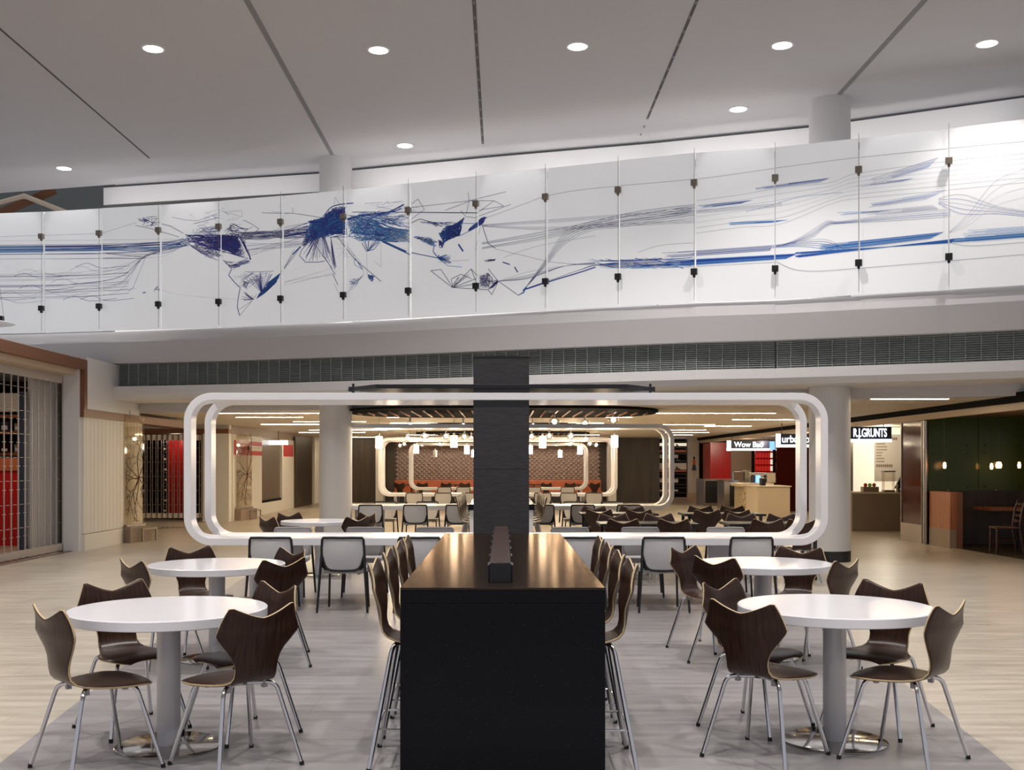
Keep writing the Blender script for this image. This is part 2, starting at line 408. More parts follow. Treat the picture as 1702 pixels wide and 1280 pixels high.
for i in range(14):
    x = random.uniform(-60,150); y = random.uniform(440,505); CV([(x,y),(x+20,y-6),(x+45,y+2),(x+90,y-2)], .6, random.choice(['pale','purple','faint','pale']))
PL([(0,394),(170,388),(228,370)], .5, 'pale'); PL([(243,427),(222,478),(214,485)], .5, 'purple'); PL([(170,421),(243,428)], .9,'ink'); CV([(170,430),(240,430)], .6)
web([(228,362),(262,360),(268,372),(240,380)], 22, .7, ['purple','ink'], 26); PL([(226,375),(250,380),(298,394)], .7,'ink'); PL([(268,372),(284,376),(305,388)], .8,'ink')
web([(254,478),(266,474),(268,484),(256,486)], 8, .7, ['purple'], 9); S(238,487,243,486,1.6,'blue')
CV([(268,482),(300,490),(340,494),(398,498)], .4, 'faint')
# North America
NA = [(305,390),(330,387),(368,390),(395,388),(402,402),(412,428),(418,433),(396,426),(368,420),(345,415),(318,408),(306,402)]
web(NA, 190, .75, ['purple','purple','ink','blue'], 60)
web([(368,392),(398,390),(402,410),(392,424),(370,412)], 150, 1.1, ['blue','purple','ink'], 40)
fan((370,392), NA, 60, .7, ['purple','ink','blue'])
web([(308,403),(368,418),(375,430),(345,427),(330,420)], 55, .5, ['purple','pale'], 30)
fan((356,411), [(330,410),(380,410),(372,434),(340,428)], 26, .6, ['purple','ink'])
fan((308,402), [(330,415),(350,430),(370,436),(330,420)], 22, .5, ['pale','purple'])
web([(308,384),(340,374),(372,372),(368,392),(310,392)], 40, .5, ['purple','blue','pale'], 30)
web([(370,388),(385,370),(432,380),(400,396)], 34, .6, ['purple','ink'], 24)
PL([(286,361),(310,366),(330,367),(360,355)], .5,'purple'); PL([(322,372),(362,362)], .7,'ink'); PL([(366,350),(403,361),(403,351),(380,352)], .5,'grey'); PL([(340,354),(375,347)], .4,'grey')
for i in range(16): x=random.uniform(300,400); y=random.uniform(352,378); S(x,y,x+random.uniform(-18,18),y+random.uniform(-8,8),.5,random.choice(['purple','pale']))
for a in ((398,392),(404,400),(410,415),(414,428)): fan((418,432), [a,(a[0]+4,a[1]),(a[0],a[1]+4)], 7, .8, ['purple'])
PL([(405,402),(431,381),(418,372),(405,366)], .7,'ink'); PL([(402,404),(410,404),(405,398)], .6,'ink')
# Central and South America
web([(368,430),(385,440),(412,430),(418,436),(395,446),(386,450),(372,436)], 55, .6, ['purple','mid','ink'], 22)
PL([(386,447),(381,458),(392,471),(400,478),(396,500),(395,510),(399,525)], 1.3,'blue'); PL([(399,525),(420,500),(398,515)], .5,'ink')
TR = [(468,453),(460,470),(440,488),(426,498),(434,484),(448,474)]
web(TR, 150, 1.3, ['blue','mid','blue'], 40); fan((466,455), [(428,495),(440,484),(452,472),(444,470)], 20, 1.0, ['mid','blue'])
fan((436,486), [(405,462),(440,450),(455,455),(425,470)], 26, .6, ['purple','blue'])
web([(383,458),(402,452),(442,450),(456,456),(420,480),(400,478)], 34, .45, ['pale','purple','pale'], 30)
fan((422,498), [(398,505),(405,480),(412,492),(430,488)], 16, .6, ['ink','purple'])
PL([(408,452),(436,452),(456,451)], .6,'purple'); web([(405,465),(415,470),(412,482),(402,476)], 22, .7, ['ink','purple'], 12)
# north Atlantic bundles
for i in range(44):
    y0 = random.uniform(386,398); y1 = random.uniform(370,396)
    CV([(random.uniform(396,405),y0),(440,y0-random.uniform(-2,5)),(471,(y0+y1)/2+random.uniform(-3,6)),(512,y1)], random.choice([.45,.6,.8]), random.choice(['pale','purple','pale','blue','grey']))
for i in range(14): S(random.uniform(405,418),random.uniform(400,430),random.uniform(495,520),random.uniform(395,412),.4,random.choice(['pale','faint','purple']))
S(471,393,512,386,2.2,'blue'); CV([(436,354),(471,355),(490,355),(535,362)], .7,'ink'); S(487,345,487,354,.5,'ink'); CV([(452,352),(500,356)], .4,'grey')
for i in range(7): S(468,453,random.uniform(485,500),random.uniform(410,424),.5,'pale')
for i in range(5): S(471,random.uniform(455,480),560,random.uniform(440,460),.35,'faint')
# Europe
EU = [(513,366),(525,363),(538,362),(542,352),(556,345),(576,344),(578,392),(560,390),(540,392),(528,398),(512,406),(498,414),(504,398)]
web(EU, 380, 1.2, ['blue','mid','blue','mid','purple'], 34)
web([(512,368),(578,362),(578,388),(515,396)], 120, 1.8, ['mid','blue'], 30)
fan((538,372), EU, 70, .9, ['blue','purple','ink'])
PL([(500,410),(492,418),(487,423)], 2.4,'mid'); CV([(541,356),(550,345),(565,340),(588,338)], 1.6,'blue'); PL([(556,340),(557,328),(565,340)], .4,'purple')
web([(552,346),(577,340),(577,360),(556,362)], 40, 1.0, ['blue','purple'], 20)
# Africa
fan((534,378), [(500,425),(510,437),(540,436),(548,442),(555,425),(520,400)], 44, .6, ['purple','blue','pale'])
PL([(516,400),(502,415),(498,425),(508,436),(528,436),(540,434)], 1.0,'purple')
fan((550,394), [(552,432),(562,440),(556,452),(548,430)], 14, .6, ['purple','blue','ink'])
PL([(536,392),(538,425),(545,436),(557,456)], .9,'purple'); PL([(518,400),(533,420),(552,446)], .8,'purple'); PL([(553,455),(558,466),(562,474)], .9,'ink')
PL([(555,470),(564,490),(576,487),(590,478),(606,455),(600,436),(578,410)], .5,'pale'); web([(580,466),(604,458),(592,474),(582,482)], 26, .5, ['pale','sky','purple'], 18)
PL([(592,476),(596,466),(604,458)], 1.0,'ink'); PL([(560,392),(589,430),(634,468)], .9,'ink'); PL([(590,430),(590,440),(603,448)], .7,'mid'); fan((603,448), [(590,428),(600,442),(596,436)], 8, .8, ['mid'])
PL([(553,394),(578,394)], 1.0,'ink'); web([(556,394),(576,396),(600,440),(560,430)], 20, .4, ['pale','faint'], 30)
# Asia
CV([(578,364),(610,357),(645,353),(672,340)], 2.0,'blue'); CV([(578,366),(600,360),(640,356),(668,347)], 1.4,'blue')
for i in range(60): 
    x = random.uniform(578,640); S(x, random.uniform(358,372), x+random.uniform(20,50), random.uniform(350,378), .7, random.choice(['mid','blue','sky','pale']))
web([(578,362),(620,360),(640,380),(683,380),(683,396),(635,400),(600,402),(578,394)], 260, .8, ['mid','sky','blue','sky','mid'], 40)
web([(640,385),(683,378),(683,405),(650,400)], 80, .7, ['sky','mid','faint'], 26)
fan((634,401), [(600,398),(640,384),(680,392),(683,405)], 60, .8, ['mid','blue','sky'])
S(636,401,676,419,3.2,'mid'); S(636,402,683,424,1.5,'blue'); fan((612,418), [(600,400),(635,402),(625,400)], 14, .7, ['mid','purple']); PL([(632,403),(622,415),(610,418),(602,404)], 1.0,'blue')
web([(614,382),(640,384),(636,394),(620,392)], 30, .8, ['purple','blue'], 14)
S(586,353,683,353,1.0,'ink'); CV([(640,356),(660,374),(683,378)], .9,'blue')
for i in range(14): x=random.uniform(590,675); y=random.uniform(338,352); S(x,y,x+random.uniform(8,30),y+random.uniform(-9,6),.45,random.choice(['pale','purple']))
web([(611,456),(625,458),(620,470),(613,464)], 30, .9, ['mid','blue'], 10); PL([(610,418),(611,456)], .5,'pale'); PL([(634,402),(634,444),(622,434)], .4,'pale')
# East Asia, Japan
S(683,353,795,354,1.3,'ink'); S(683,353,760,354,1.0,'purple'); PL([(683,371),(698,364),(716,369),(726,377)], 1.0,'ink')
CH = [(728,388),(742,376),(758,372),(773,360),(768,374),(765,392),(752,396),(738,404),(733,396)]
web(CH, 210, 1.4, ['blue','ink','blue','mid'], 30)
web([(728,398),(740,400),(736,414),(730,410)], 30, 1.1, ['purple','blue'], 14)
JP = [(804,360),(810,361),(802,374),(792,378),(776,388),(780,380)]
web(JP, 90, 1.5, ['blue','mid','purple'], 20); S(765,392,800,374,.9,'mid')
S(698,369,795,372,.8,'mid'); web([(698,368),(760,368),(740,378),(700,372)], 22, .6, ['pale','blue'], 40)
web([(683,392),(716,394),(728,402),(724,414),(705,404)], 60, .6, ['mid','sky','ink'], 26)
PL([(683,420),(728,429)], 1.2,'blue'); PL([(722,408),(720,418),(728,428)], 1.3,'mid'); fan((728,428), [(720,420),(752,424),(750,440),(735,440)], 34, .9, ['mid','blue','sky'])
PL([(762,406),(770,418)], 2.6,'mid'); PL([(728,430),(745,442),(768,444)], .8,'sky'); PL([(728,436),(780,432)], .5,'pale')
for a, b_ in [((683,345),(780,334)),((778,334),(822,334)),((822,334),(838,343)),((838,343),(795,350)),((780,334),(775,356)),((780,334),(778,320)),((780,334),(842,319)),((740,350),(780,335)),((805,346),(795,354)),((822,334),(800,350)),((683,365),(705,349)),((695,331),(683,340)),((695,331),(706,349)),((766,350),(774,360)),((774,360),(790,362)),((790,362),(850,340))]:
    S(*a, *b_, .6, 'ink')
PL([(802,374),(812,405),(824,413)], .9,'ink'); PL([(800,374),(790,416)], .5,'grey')
# Australia, New Zealand
for a, b_ in [((716,450),(752,478)),((716,450),(733,448)),((733,448),(753,478)),((753,478),(750,464)),((750,464),(766,456)),((752,478),(783,447)),((752,478),(792,463)),((783,447),(795,478)),((753,478),(812,482)),((753,478),(828,466)),((812,482),(818,490)),((818,490),(828,470)),((766,456),(783,463)),((783,447),(797,462)),((762,461),(750,478)),((828,467),(812,447)),((828,467),(862,491)),((862,491),(873,484))]:
    S(*a, *b_, .8, 'ink')
fan((753,478), [(755,462),(785,450),(780,464)], 10, .4, ['grey'])
web([(795,460),(815,450),(828,468),(812,482),(798,478)], 60, .6, ['ink','purple','grey'], 26); web([(826,466),(830,468),(816,482),(812,482)], 40, 1.1, ['ink','purple'], 18)
web([(805,432),(828,430),(815,440)], 14, .7, ['ink'], 14); S(836,436,848,440,1.6,'purple'); S(856,444,861,453,1.6,'ink'); S(870,484,876,478,3.2,'mid'); S(862,491,872,486,1.2,'mid')
# Pacific lines
for y0, pts in [(374,[(910,366),(1030,357),(1156,350),(1300,338)]),(375,[(910,378),(1030,372),(1156,366)]),(404,[(880,390),(960,374),(1060,352),(1156,340)]),(412,[(900,394),(1000,372),(1156,352)])]:
    for k in range(3): CV([(802,y0+k)]+[(x,y+k*2.2) for x,y in pts], .5, random.choice(['ink','grey','pale']))
CV([(800,366),(870,340),(910,326),(980,314),(1156,298),(1288,280),(1428,262),(1577,247),(1740,232)], .5,'grey')
CV([(824,414),(870,425),(920,436),(990,440),(1030,436)], .5,'grey'); CV([(838,428),(900,408),(990,392)], .4,'grey')
for k in range(7): CV([(828,468),(880,455+random.uniform(-6,8)),(940,442),(990,438+random.uniform(-2,3))], .45, random.choice(['pale','purple','grey']))
for k in range(6): CV([(873,480),(905,445-k*2),(940,405-k*4),(985,383-k*3),(1030,378-k*3),(1156,362-k*4)], .5, random.choice(['ink','grey','purple']))
for k in range(9): CV([(875,480),(920,464),(960,450),(990,441),(1030,436+k*1.2),(1100,430+k*1.6)], .7, random.choice(['blue','purple','mid','pale']))
CV([(875,481),(920,466),(960,454),(990,444)], 1.6,'blue')
for k in range(20): y=random.uniform(432,447); x=random.uniform(975,1060); CV([(x,y-3),(x+15,y),(x+70,y-2),(x+95,y+random.uniform(-6,3))], random.choice([.5,.9]), random.choice(['blue','mid','pale','sky']))
# right hand bundles: each a comb of parallel lines with a cut end
def comb(x0, y0, x1, y1, h0, h1, n_, cs_, w_=(.6,1.1), cut=18):
    w_ = (w_[0]*.5, w_[1]*.62)
    for i in range(n_):
        t = i/(n_-1); xa = x0+random.uniform(0,60)*(1 if i % 2 else .2); xb = x1-cut*abs(t-.0)*1.0
        ya = y0+h0*t; yb = y1+h1*t
        S(xa, ya+(yb-ya)*(xa-x0)/(x1-x0), xb, ya+(yb-ya)*(xb-x0)/(x1-x0), random.uniform(*w_), random.choice(cs_))
comb(1100,434,1325,422,10,7,14,['blue','mid','sky','blue'],(.9,1.7)); comb(1100,421,1285,408,8,8,10,['sky','mid','pale','blue'],(.5,1.1),5)
comb(1320,420,1580,404,9,-6,16,['blue','blue','mid','sky'],(.9,1.9),-14); comb(1360,408,1568,386,12,8,16,['sky','mid','blue','pale'],(.6,1.4),22)
comb(1580,398,1915,372,6,6,12,['blue','mid','sky'],(.9,1.8),0); comb(1600,384,1915,362,14,10,12,['sky','pale','mid'],(.5,1.0),0)
comb(1100,350,1158,346,6,5,5,['blue','pale','ink'],(.6,1)); comb(1160,342,1250,333,5,3,7,['mid','pale','blue'],(.5,1)); comb(1255,312,1380,296,4,6,7,['mid','pale','blue'],(.5,1))
comb(1210,370,1310,366,4,2,6,['mid','sky'],(.6,1.3)); comb(1390,354,1480,350,4,1,5,['sky','pale'],(.5,.9)); comb(1440,340,1570,317,6,10,8,['pale','mid','pale'],(.5,.9),30); comb(1440,352,1550,341,6,7,8,['faint','pale'],(.5,.9),-10)
comb(1440,300,1560,262,10,12,12,['pale','faint','mid'],(.4,.9)); comb(1420,308,1520,296,4,3,5,['mid','pale'],(.5,.8))
for k in range(5): CV([(1283,412),(1320,404-k),(1350,395-k*3),(1375,376-k*2),(1400,372-k),(1500,366-k*3),(1580,360-k*3)], .5, random.choice(['grey','pale','blue']))
for k in range(5): CV([(1285,408+k),(1330,402+k*2),(1370,398+k*4),(1400,410+k*2)], .5, random.choice(['mid','pale','blue']))
for k in range(7): CV([(1156,388-k*9),(1230,378-k*9),(1300,372-k*10),(1380,340-k*6),(1428,330-k*7),(1577,316-k*8),(1740,300-k*8)], .35, random.choice(['faint','pale','grey']))
for k in range(5): CV([(1560,330+k*2),(1600,324+k*8),(1660,344+k*3),(1740,356+k*2)], .45, random.choice(['grey','pale','blue']))
for k in range(4): CV([(1576,388),(1610,374-k*6),(1660,340-k*14),(1740,320-k*16)], .4, random.choice(['faint','pale']))
CV([(1156,404),(1100,408),(1060,420)], .5,'pale'); CV([(1290,435),(1320,448),(1360,451),(1428,446),(1577,434),(1740,420)], .6,'grey'); CV([(1580,404),(1620,409),(1740,400)], .6,'grey')
CV([(1100,446),(1156,443),(1290,436)], .5,'grey'); CV([(1240,352),(1280,342),(1330,328),(1400,320)], .5,'sky')

def hit(x, i):   # camera ray (pixel column x) against the line of panel i
    p, q = CUR[i], CUR[i+1]; k = (x-CX)/F; d = q-p
    t = (k*p.y-p.x)/(d.x-k*d.y); return p+d*t
hung = 'glass panels of the mural'
for i in range(len(PXS)-1):
    if PXS[i] < -60 or PXS[i] > 1700: vis = False
    else: vis = True
    p, q = CUR[i], CUR[i+1]; d = (q-p).normalized(); nn = Vector((-d.y, d.x)); n3 = Vector((-nn.x, -nn.y, 0))
    off = .012 if i % 2 else .0      # every other pane hangs a little further out
    gp = MB().obox(p+d*.004, q-d*.004, .016, ZB-.03, ZT, M['frost'], -off).build('mural_pane')
    t = ['leftmost mural glass panel, cut by the photo edge','mural glass panel with wide blue bands, second from the left edge','mural glass panel with a scribble of islands at upper right, third from the left','mural glass panel with the left half of the dark purple North American web','mural glass panel with the blue South American triangle','mural glass panel with solid blue Europe, below the left column','mural glass panel with the light blue web of Asia','mural glass panel with a dark blue diamond shape','mural glass panel with short thick blue stroke and tiny blue knot at its foot','mural glass panel with only thin fanning grey lines, right of the tiny blue knot','mural glass panel with two thin bundles climbing to the right','mural glass panel with a faint mesh of lines, right of two sparse panels','mural glass panel below the right column with short blue bar ending in it','mural glass panel right of the right column with the thickest dark blue bundle','rightmost mural glass panel, cut by the photo edge'][max(0, min(14, i-1))]
    if i == 0: t = 'mural glass panel beyond the left edge of the photo'
    if i == len(PXS)-2: t = 'mural glass panel beyond the right edge of the photo'
    tag(gp, 'backlit '+t, 'glass panel', hung)
    pr = MB(); nn2 = 0; dz = 0
    for (x0,y0,x1,y1,wd,c) in SEG:
        if x0 > x1: x0,y0,x1,y1 = x1,y1,x0,y0
        a, e = PXS[i]+1.2, PXS[i+1]-1.2
        if x1 < a or x0 > e: continue
        if x1-x0 > 1e-6:
            if x0 < a: y0 += (y1-y0)*(a-x0)/(x1-x0); x0 = a
            if x1 > e: y1 = y0+(y1-y0)*(e-x0)/(x1-x0); x1 = e
        P0 = hit(x0,i); P1 = hit(x1,i)
        A = Vector((P0.x,P0.y,EYE+(HY-y0)/F*P0.y)); B = Vector((P1.x,P1.y,EYE+(HY-y1)/F*P1.y))
        dz = (dz+1) % 40; o_ = n3*(off+.003+dz*.00008)
        pr.ribbon(A+o_, B+o_, wd*.0112, n3, MUR[c]); nn2 += 1
    if nn2: 
        po = pr.build('printed_network', gp, recalc=False)
    # steel clips and the hanging rod on the joint to the right
    if i < len(PXS)-2:
        c = q+Vector((-nn.x,-nn.y))*.10
        e_ = empty('panel_hanger', (c.x, c.y, 0), math.atan2(d.y, d.x))
        tag(e_, ['hanging rod with two clips beyond the left photo edge','hanging rod with two clips on the leftmost joint of the mural','hanging rod with clips at the second joint, under the left cove end','hanging rod with clips at the left of the North American web','hanging rod with clips through the middle of the North American web','hanging rod with clips right of the blue South American triangle','hanging rod with clips below the left column, through solid blue Europe','hanging rod with clips at the right side of the Asian web','hanging rod with clips between the dark blue diamond and the short blue stroke','hanging rod with clips just right of the tiny blue knot','hanging rod with clips between the two sparse right of centre mural panels','hanging rod with clips left of the faint mesh of lines','hanging rod with clips where the forked short blue bar starts','hanging rod with clips just right of the right column','hanging rod with clips at the tip of the thickest blue bundle','hanging rod with clips beyond the right photo edge'][min(i,15)], 'hanger', 'hanging rods of the mural')
        MB().tube([(0,.0,ZB),(0,.0,ZT+.05)], .0035, M['brass'], 6).build('rod', e_)
        for zc, mm in ((ZB+.435, M['black']), (ZT-.50, M['brass'])):
            MB().box(-.05,.05,-.05,.03,zc-.05,zc+.05,mm).box(-.02,.02,-.03,.02,zc-.09,zc-.05,mm).build('clip', e_, .008)
# spots added in front of the glass to throw scallops of light on it
for i in (1,2,4,7,9,12,14):
    p = (CUR[i]+CUR[i+1])/2; d = (CUR[i+1]-CUR[i]).normalized(); nn = Vector((-d.y, d.x)); s_ = p-nn*.55
    v = Vector((nn.x*.8, nn.y*.8, -1.5))
    lamp('scallop_spot', 'SPOT', (s_.x, s_.y, CZ-.08), 13, (1,.97,.95), v.to_track_quat('-Z','Y').to_euler(), spot_size=1.0, spot_blend=.35, shadow_soft_size=.04)
for (p, q) in zip(EDGE[1:-1], EDGE[2:]):
    a = Vector(p); c = Vector(q); m_ = (a+c)/2; d = (c-a).normalized(); nn = Vector((-d.y, d.x)); s_ = m_-nn*.5
    v = Vector((nn.x, nn.y, .12))
    lamp('cove_wash', 'AREA', (s_.x, s_.y, 6.95), 2.6*min(1, 3/(c-a).length)*(c-a).length/3, (1,.97,.95), v.to_track_quat('-Z','Y').to_euler(), shape='RECTANGLE', size=(c-a).length*.9, size_y=.05)

# downlight fittings
dn = [(-4.88,14.95,'ceiling downlight, leftmost of the front row'),(-1.74,15,'ceiling downlight, second in the front row from the left'),(1.04,14.87,'ceiling downlight, third in the front row from the left'),(3.87,14.83,'ceiling downlight, fourth in the front row from the left'),(6.68,14.77,'ceiling downlight, rightmost of the front row'),(-8.6,21.0,'ceiling downlight nearest the left end of the mural'),(-1.78,19.5,'ceiling downlight in the rear row between left column and centre joint'),(3.85,17.5,'ceiling downlight in the rear row left of the right column')]
for x, y, lab in dn:
    e_ = tag(empty('ceiling_downlight', (x,y,CZ)), 'round recessed '+lab, 'ceiling light', 'recessed downlights')
    MB().lathe([(.135,-.012),(.16,-.012),(.165,0)], (0,0,0), M['white'], 32).build('trim_ring', e_)
    MB().disc((0,0), .135, -.010, -.004, M['down'], 32).build('lens', e_)

# round white columns
for (x, y, r_, lab) in [(-2.82-.37, 20.4, .31, 'left round white column between the storefronts and the looped tables'), (5.16, 17.12, .32, 'right round white column with black plinth beside the looped table')]:
    cx_ = (558-CX)/F*20.4 if x < 0 else (1379-CX)/F*17.12
    o = MB(); o.lathe([(r_,.17),(r_,7.36)], (cx_,y,0), M['white_col'], 64); o.lathe([(r_+.004,0),(r_+.004,.17),(r_-.02,.172)], (cx_,y,0), M['black'], 64)
    c_ = o.build('column'); struct(c_); c_['label'] = lab
# ---------------------------------------------------------------- moulded plywood shell (chair and stool share it)
def shell_mesh():
    # rows: (y, z, halfwidth); chair faces +Y, seat top about z=0.45
    R = [(.225,.428,.115),(.215,.438,.165),(.185,.447,.205),(.13,.452,.228),(.06,.451,.225),(-.01,.447,.200),(-.07,.444,.165),(-.12,.447,.140),(-.16,.460,.127),(-.188,.485,.121),(-.203,.52,.119),(-.210,.55,.124),(-.216,.585,.138),(-.223,.62,.163),(-.230,.655,.196),(-.237,.69,.226),(-.241,.708,.237)]
    NU = 16; vs = []; rows = 0
    def xw(u, hw): return hw*u
    for (y,z,hw) in R:
        for k in range(NU+1):
            u = k/NU*2-1; x = xw(u,hw)
            if z < .5 and y > -.15: vs.append((x, y, z-.016*abs(u)**3*min(1,(y+.15)/.2)))
            else: vs.append((x, y+.030*u*u*min(1,(z-.46)/.15), z))
        rows += 1
    for t in (.2,.42,.64,.84,1.0):
        for k in range(NU+1):
            u = k/NU*2-1; hw = .237-.052*t**1.1
            zt = .782+.070*abs(u)**1.35-(.012*max(0,(abs(u)-.88)/.12))
            z = .708+(zt-.708)*t; vs.append((hw*u, -.241-.035*t*(z-.708)/.14+.030*u*u, z))
        rows += 1
    fs = [(r_*(NU+1)+k, r_*(NU+1)+k+1, (r_+1)*(NU+1)+k+1, (r_+1)*(NU+1)+k) for r_ in range(rows-1) for k in range(NU)]
    me = bpy.data.meshes.new('shell'); me.from_pydata(vs, [], fs); me.materials.append(M['walnut']); me.materials.append(M['ply'])
    o = bpy.data.objects.new('tmp', me); col.objects.link(o)
    s1 = o.modifiers.new('s','SOLIDIFY'); s1.thickness = .012; s1.offset = 0; s1.material_offset_rim = 1
    s2 = o.modifiers.new('b','BEVEL'); s2.width = .0025; s2.segments = 1; s2.limit_method = 'ANGLE'; s2.angle_limit = 1.0
    m2 = bpy.data.meshes.new_from_object(o.evaluated_get(bpy.context.evaluated_depsgraph_get()))
    bpy.data.objects.remove(o)
    m2.polygons.foreach_set('use_smooth', [True]*len(m2.polygons)); m2.name = 'plywood_shell'
    return m2
SHELL = shell_mesh()
def arc(p, q, r_, n_=5):  # rounded corner path: from p, corner q handled by caller
    return [p, q]
def bend(a, c, b_, rad, n_=6):
    "points a .. rounded at c .. b_"
    a = Vector(a); c = Vector(c); b_ = Vector(b_); u = (a-c).normalized(); v = (b_-c).normalized()
    p0 = c+u*rad; p1 = c+v*rad; out_ = [a]
    for k in range(n_+1):
        t = k/n_; out_.append(p0*(1-t)**2+c*2*t*(1-t)+p1*t*t)
    return out_+[b_]
def wood_chair():
    e = empty('plywood_chair'); sh = bpy.data.objects.new('seat_shell', SHELL); col.objects.link(sh); sh.parent = e
    for sx in (-1,1):
        for sy in (-1,1):
            l = MB().tube(bend((sx*.02, sy*.035,.425), (sx*.150, sy*.135+.0,.428), (sx*.238, sy*.238,.012), .05), .011, M['chrome'], 10).build('leg', e)
            MB().tube([(sx*.2376,sy*.2376,.02),(sx*.2405,sy*.2405,0)], .0125, M['rubber'], 8).build('rubber_foot', l)
    br = MB().disc((0,0), .065, .418, .436, M['steel'], 20)
    for sx in (-1,1):
        for sy in (-1,1): br.box(sx*.105-.012, sx*.105+.012, sy*.10-.012, sy*.10+.012, .40, .442, M['fabric'])
    br.build('mounting_plate', e)
    return e
def wood_stool():
    e = empty('bar_stool'); sh = bpy.data.objects.new('seat_shell', SHELL); col.objects.link(sh); sh.parent = e; sh.location = (0,0,.20)
    for sx in (-1,1):
        for sy in (-1,1):
            l = MB().tube(bend((sx*.02, sy*.035,.625), (sx*.14, sy*.13,.628), (sx*.240, sy*.240,.012), .05), .0122, M['chrome'], 10).build('leg', e)
            MB().tube([(sx*.2396,sy*.2396,.02),(sx*.2425,sy*.2425,0)], .0135, M['rubber'], 8).build('rubber_foot', l)
    q = .208
    MB().tube([(-q,-q,.21),(q,-q,.21),(q,q,.21),(-q,q,.21),(-q,-q,.21)], .006, M['chrome'], 8).build('footrest', e)
    MB().disc((0,0), .065, .618, .640, M['steel'], 20).build('mounting_plate', e)
    return e
def rrect(w_, z0, z1, r_, yf, taper=0, n_=5, zoff=0):
    pts = []
    for (cx_, cz_, a0) in ((w_-r_, z1-r_, 0), (-(w_-r_), z1-r_, 90), (-(w_-r_-taper), z0+r_, 180), ((w_-r_-taper), z0+r_, 270)):
        for k in range(n_+1):
            a = math.radians(a0+90*k/n_); x = cx_+r_*math.cos(a); z = cz_+r_*math.sin(a); pts.append((x, yf(z, x), z))
    return pts
def mesh_chair():
    e = empty('mesh_back_chair')
    yf = lambda z, x: -.215-.10*(z-.45)+.10*(x/.22)**2*.35-.0
    # outline of the back frame: straight head rail, wide shoulders, lower half drawn in
    P = [(.215,.755),(.205,.775),(.10,.778),(0,.776),(-.10,.778),(-.205,.775),(-.215,.755),(-.222,.66),(-.222,.60),(-.19,.49),(-.165,.455),(-.13,.437),(0,.430),(.13,.437),(.165,.455),(.19,.49),(.222,.60),(.222,.66),(.215,.755)]
    pts = [(x, yf(z,x), z) for x, z in P]
    fr = MB().tube(pts, [.0135]*len(pts), M['black'], 8, cap=False)
    for i in range(3, 3): pass
    # thick lower corners
    for sx in (-1,1):
        q = [(sx*.222,.60),(sx*.19,.49),(sx*.165,.455),(sx*.13,.437),(sx*.19,.44),(sx*.225,.47)]
        vs = [(x, yf(z,x)-.008, z) for x,z in q]+[(x, yf(z,x)+.008, z) for x,z in q]; n_ = len(q)
        fr.add(vs, [tuple(range(n_)), tuple(range(2*n_-1,n_-1,-1))]+[(i,(i+1)%n_,n_+(i+1)%n_,n_+i) for i in range(n_)], M['black'])
    fr.build('back_frame', e)
    # mesh web, gently dished
    mb_ = MB(); vs = []; NX, NZ = 10, 8; ring = []
    for j in range(NZ+1):
        z = .435+(.772-.435)*j/NZ
        hw = .215 if z > .60 else (.14+(.215-.14)*min(1,max(0,(z-.437)/.163))**.6)
        for i in range(NX+1):
            u = i/NX*2-1; x = hw*u; bow = .025*(1-u*u)*math.sin(PI*j/NZ); vs.append((x, yf(z,x)-bow*.6, z))
    f_ = [(j*(NX+1)+i, j*(NX+1)+i+1, (j+1)*(NX+1)+i+1, (j+1)*(NX+1)+i) for j in range(NZ) for i in range(NX)]
    vs2 = [(x, y+.006, z) for x,y,z in vs]; n_ = len(vs)
    mb_.add(vs+vs2, f_+[tuple(k+n_ for k in reversed(f)) for f in f_], M['mesh'], True).build('mesh_back', e, recalc=False)
    s_ = MB(); pts = []
    for (cx_, cy_, a0) in ((.17,.17,0),(-.17,.17,90),(-.16,-.13,180),(.16,-.13,270)):
        for k in range(6): a = math.radians(a0+90*k/5); pts.append((cx_+.06*math.cos(a), cy_+.06*math.sin(a)))
    s_.prism(pts, .40, .455, M['fabric'], True).build('seat_cushion', e, .012)
    for sx in (-1,1):
        MB().tube([(sx*.222, yf(.60,.22), .62),(sx*.232,-.225,.44),(sx*.262,-.255,.0)], [.013,.015,.012], M['black'], 8).build('leg', e)
        MB().tube([(sx*.15,-.12,.395),(sx*.20,.20,.39),(sx*.215,.235,.0)], .012, M['black'], 8).build('leg', e)
    return e
def round_table(x, y, label, base_r=.285):
    e = tag(empty('round_table', (x,y,0)), label, 'table', 'round white pedestal tables')
    MB().lathe([(0.001,.757),(.524,.757),(.530,.752),(.530,.707),(.524,.703),(0.001,.703)], (0,0,0), M['laminate'], 72).build('tabletop', e)
    MB().lathe([(.063,.012),(.063,.703)], (0,0,0), M['ped'], 32).build('pedestal', e)
    MB().lathe([(.001,.012),(base_r-.01,.012),(base_r,.008),(base_r,0),(.001,0)], (0,0,0), M['polished'], 56).build('base_plate', e)
    return e
CH0 = wood_chair(); ST0 = wood_stool(); MC0 = mesh_chair()
used = {}
def place(proto, key, cat, x, y, rz, label, group, lod=False):
    if key not in used:
        used[key] = 1; proto.location = (x,y,0.004 if y < 16 and abs(x) < inlay(y) else 0); proto.rotation_euler = (0,0,rz); tag(proto, label, cat, group); return proto
    o = dup(proto, (x,y,0.004 if y < 16 and abs(x) < inlay(y) else 0), rz, label, group, lod); o['category'] = cat; return o
def face(dx, dy): return math.atan2(-dx, dy)     # +Y turned to (dx,dy)

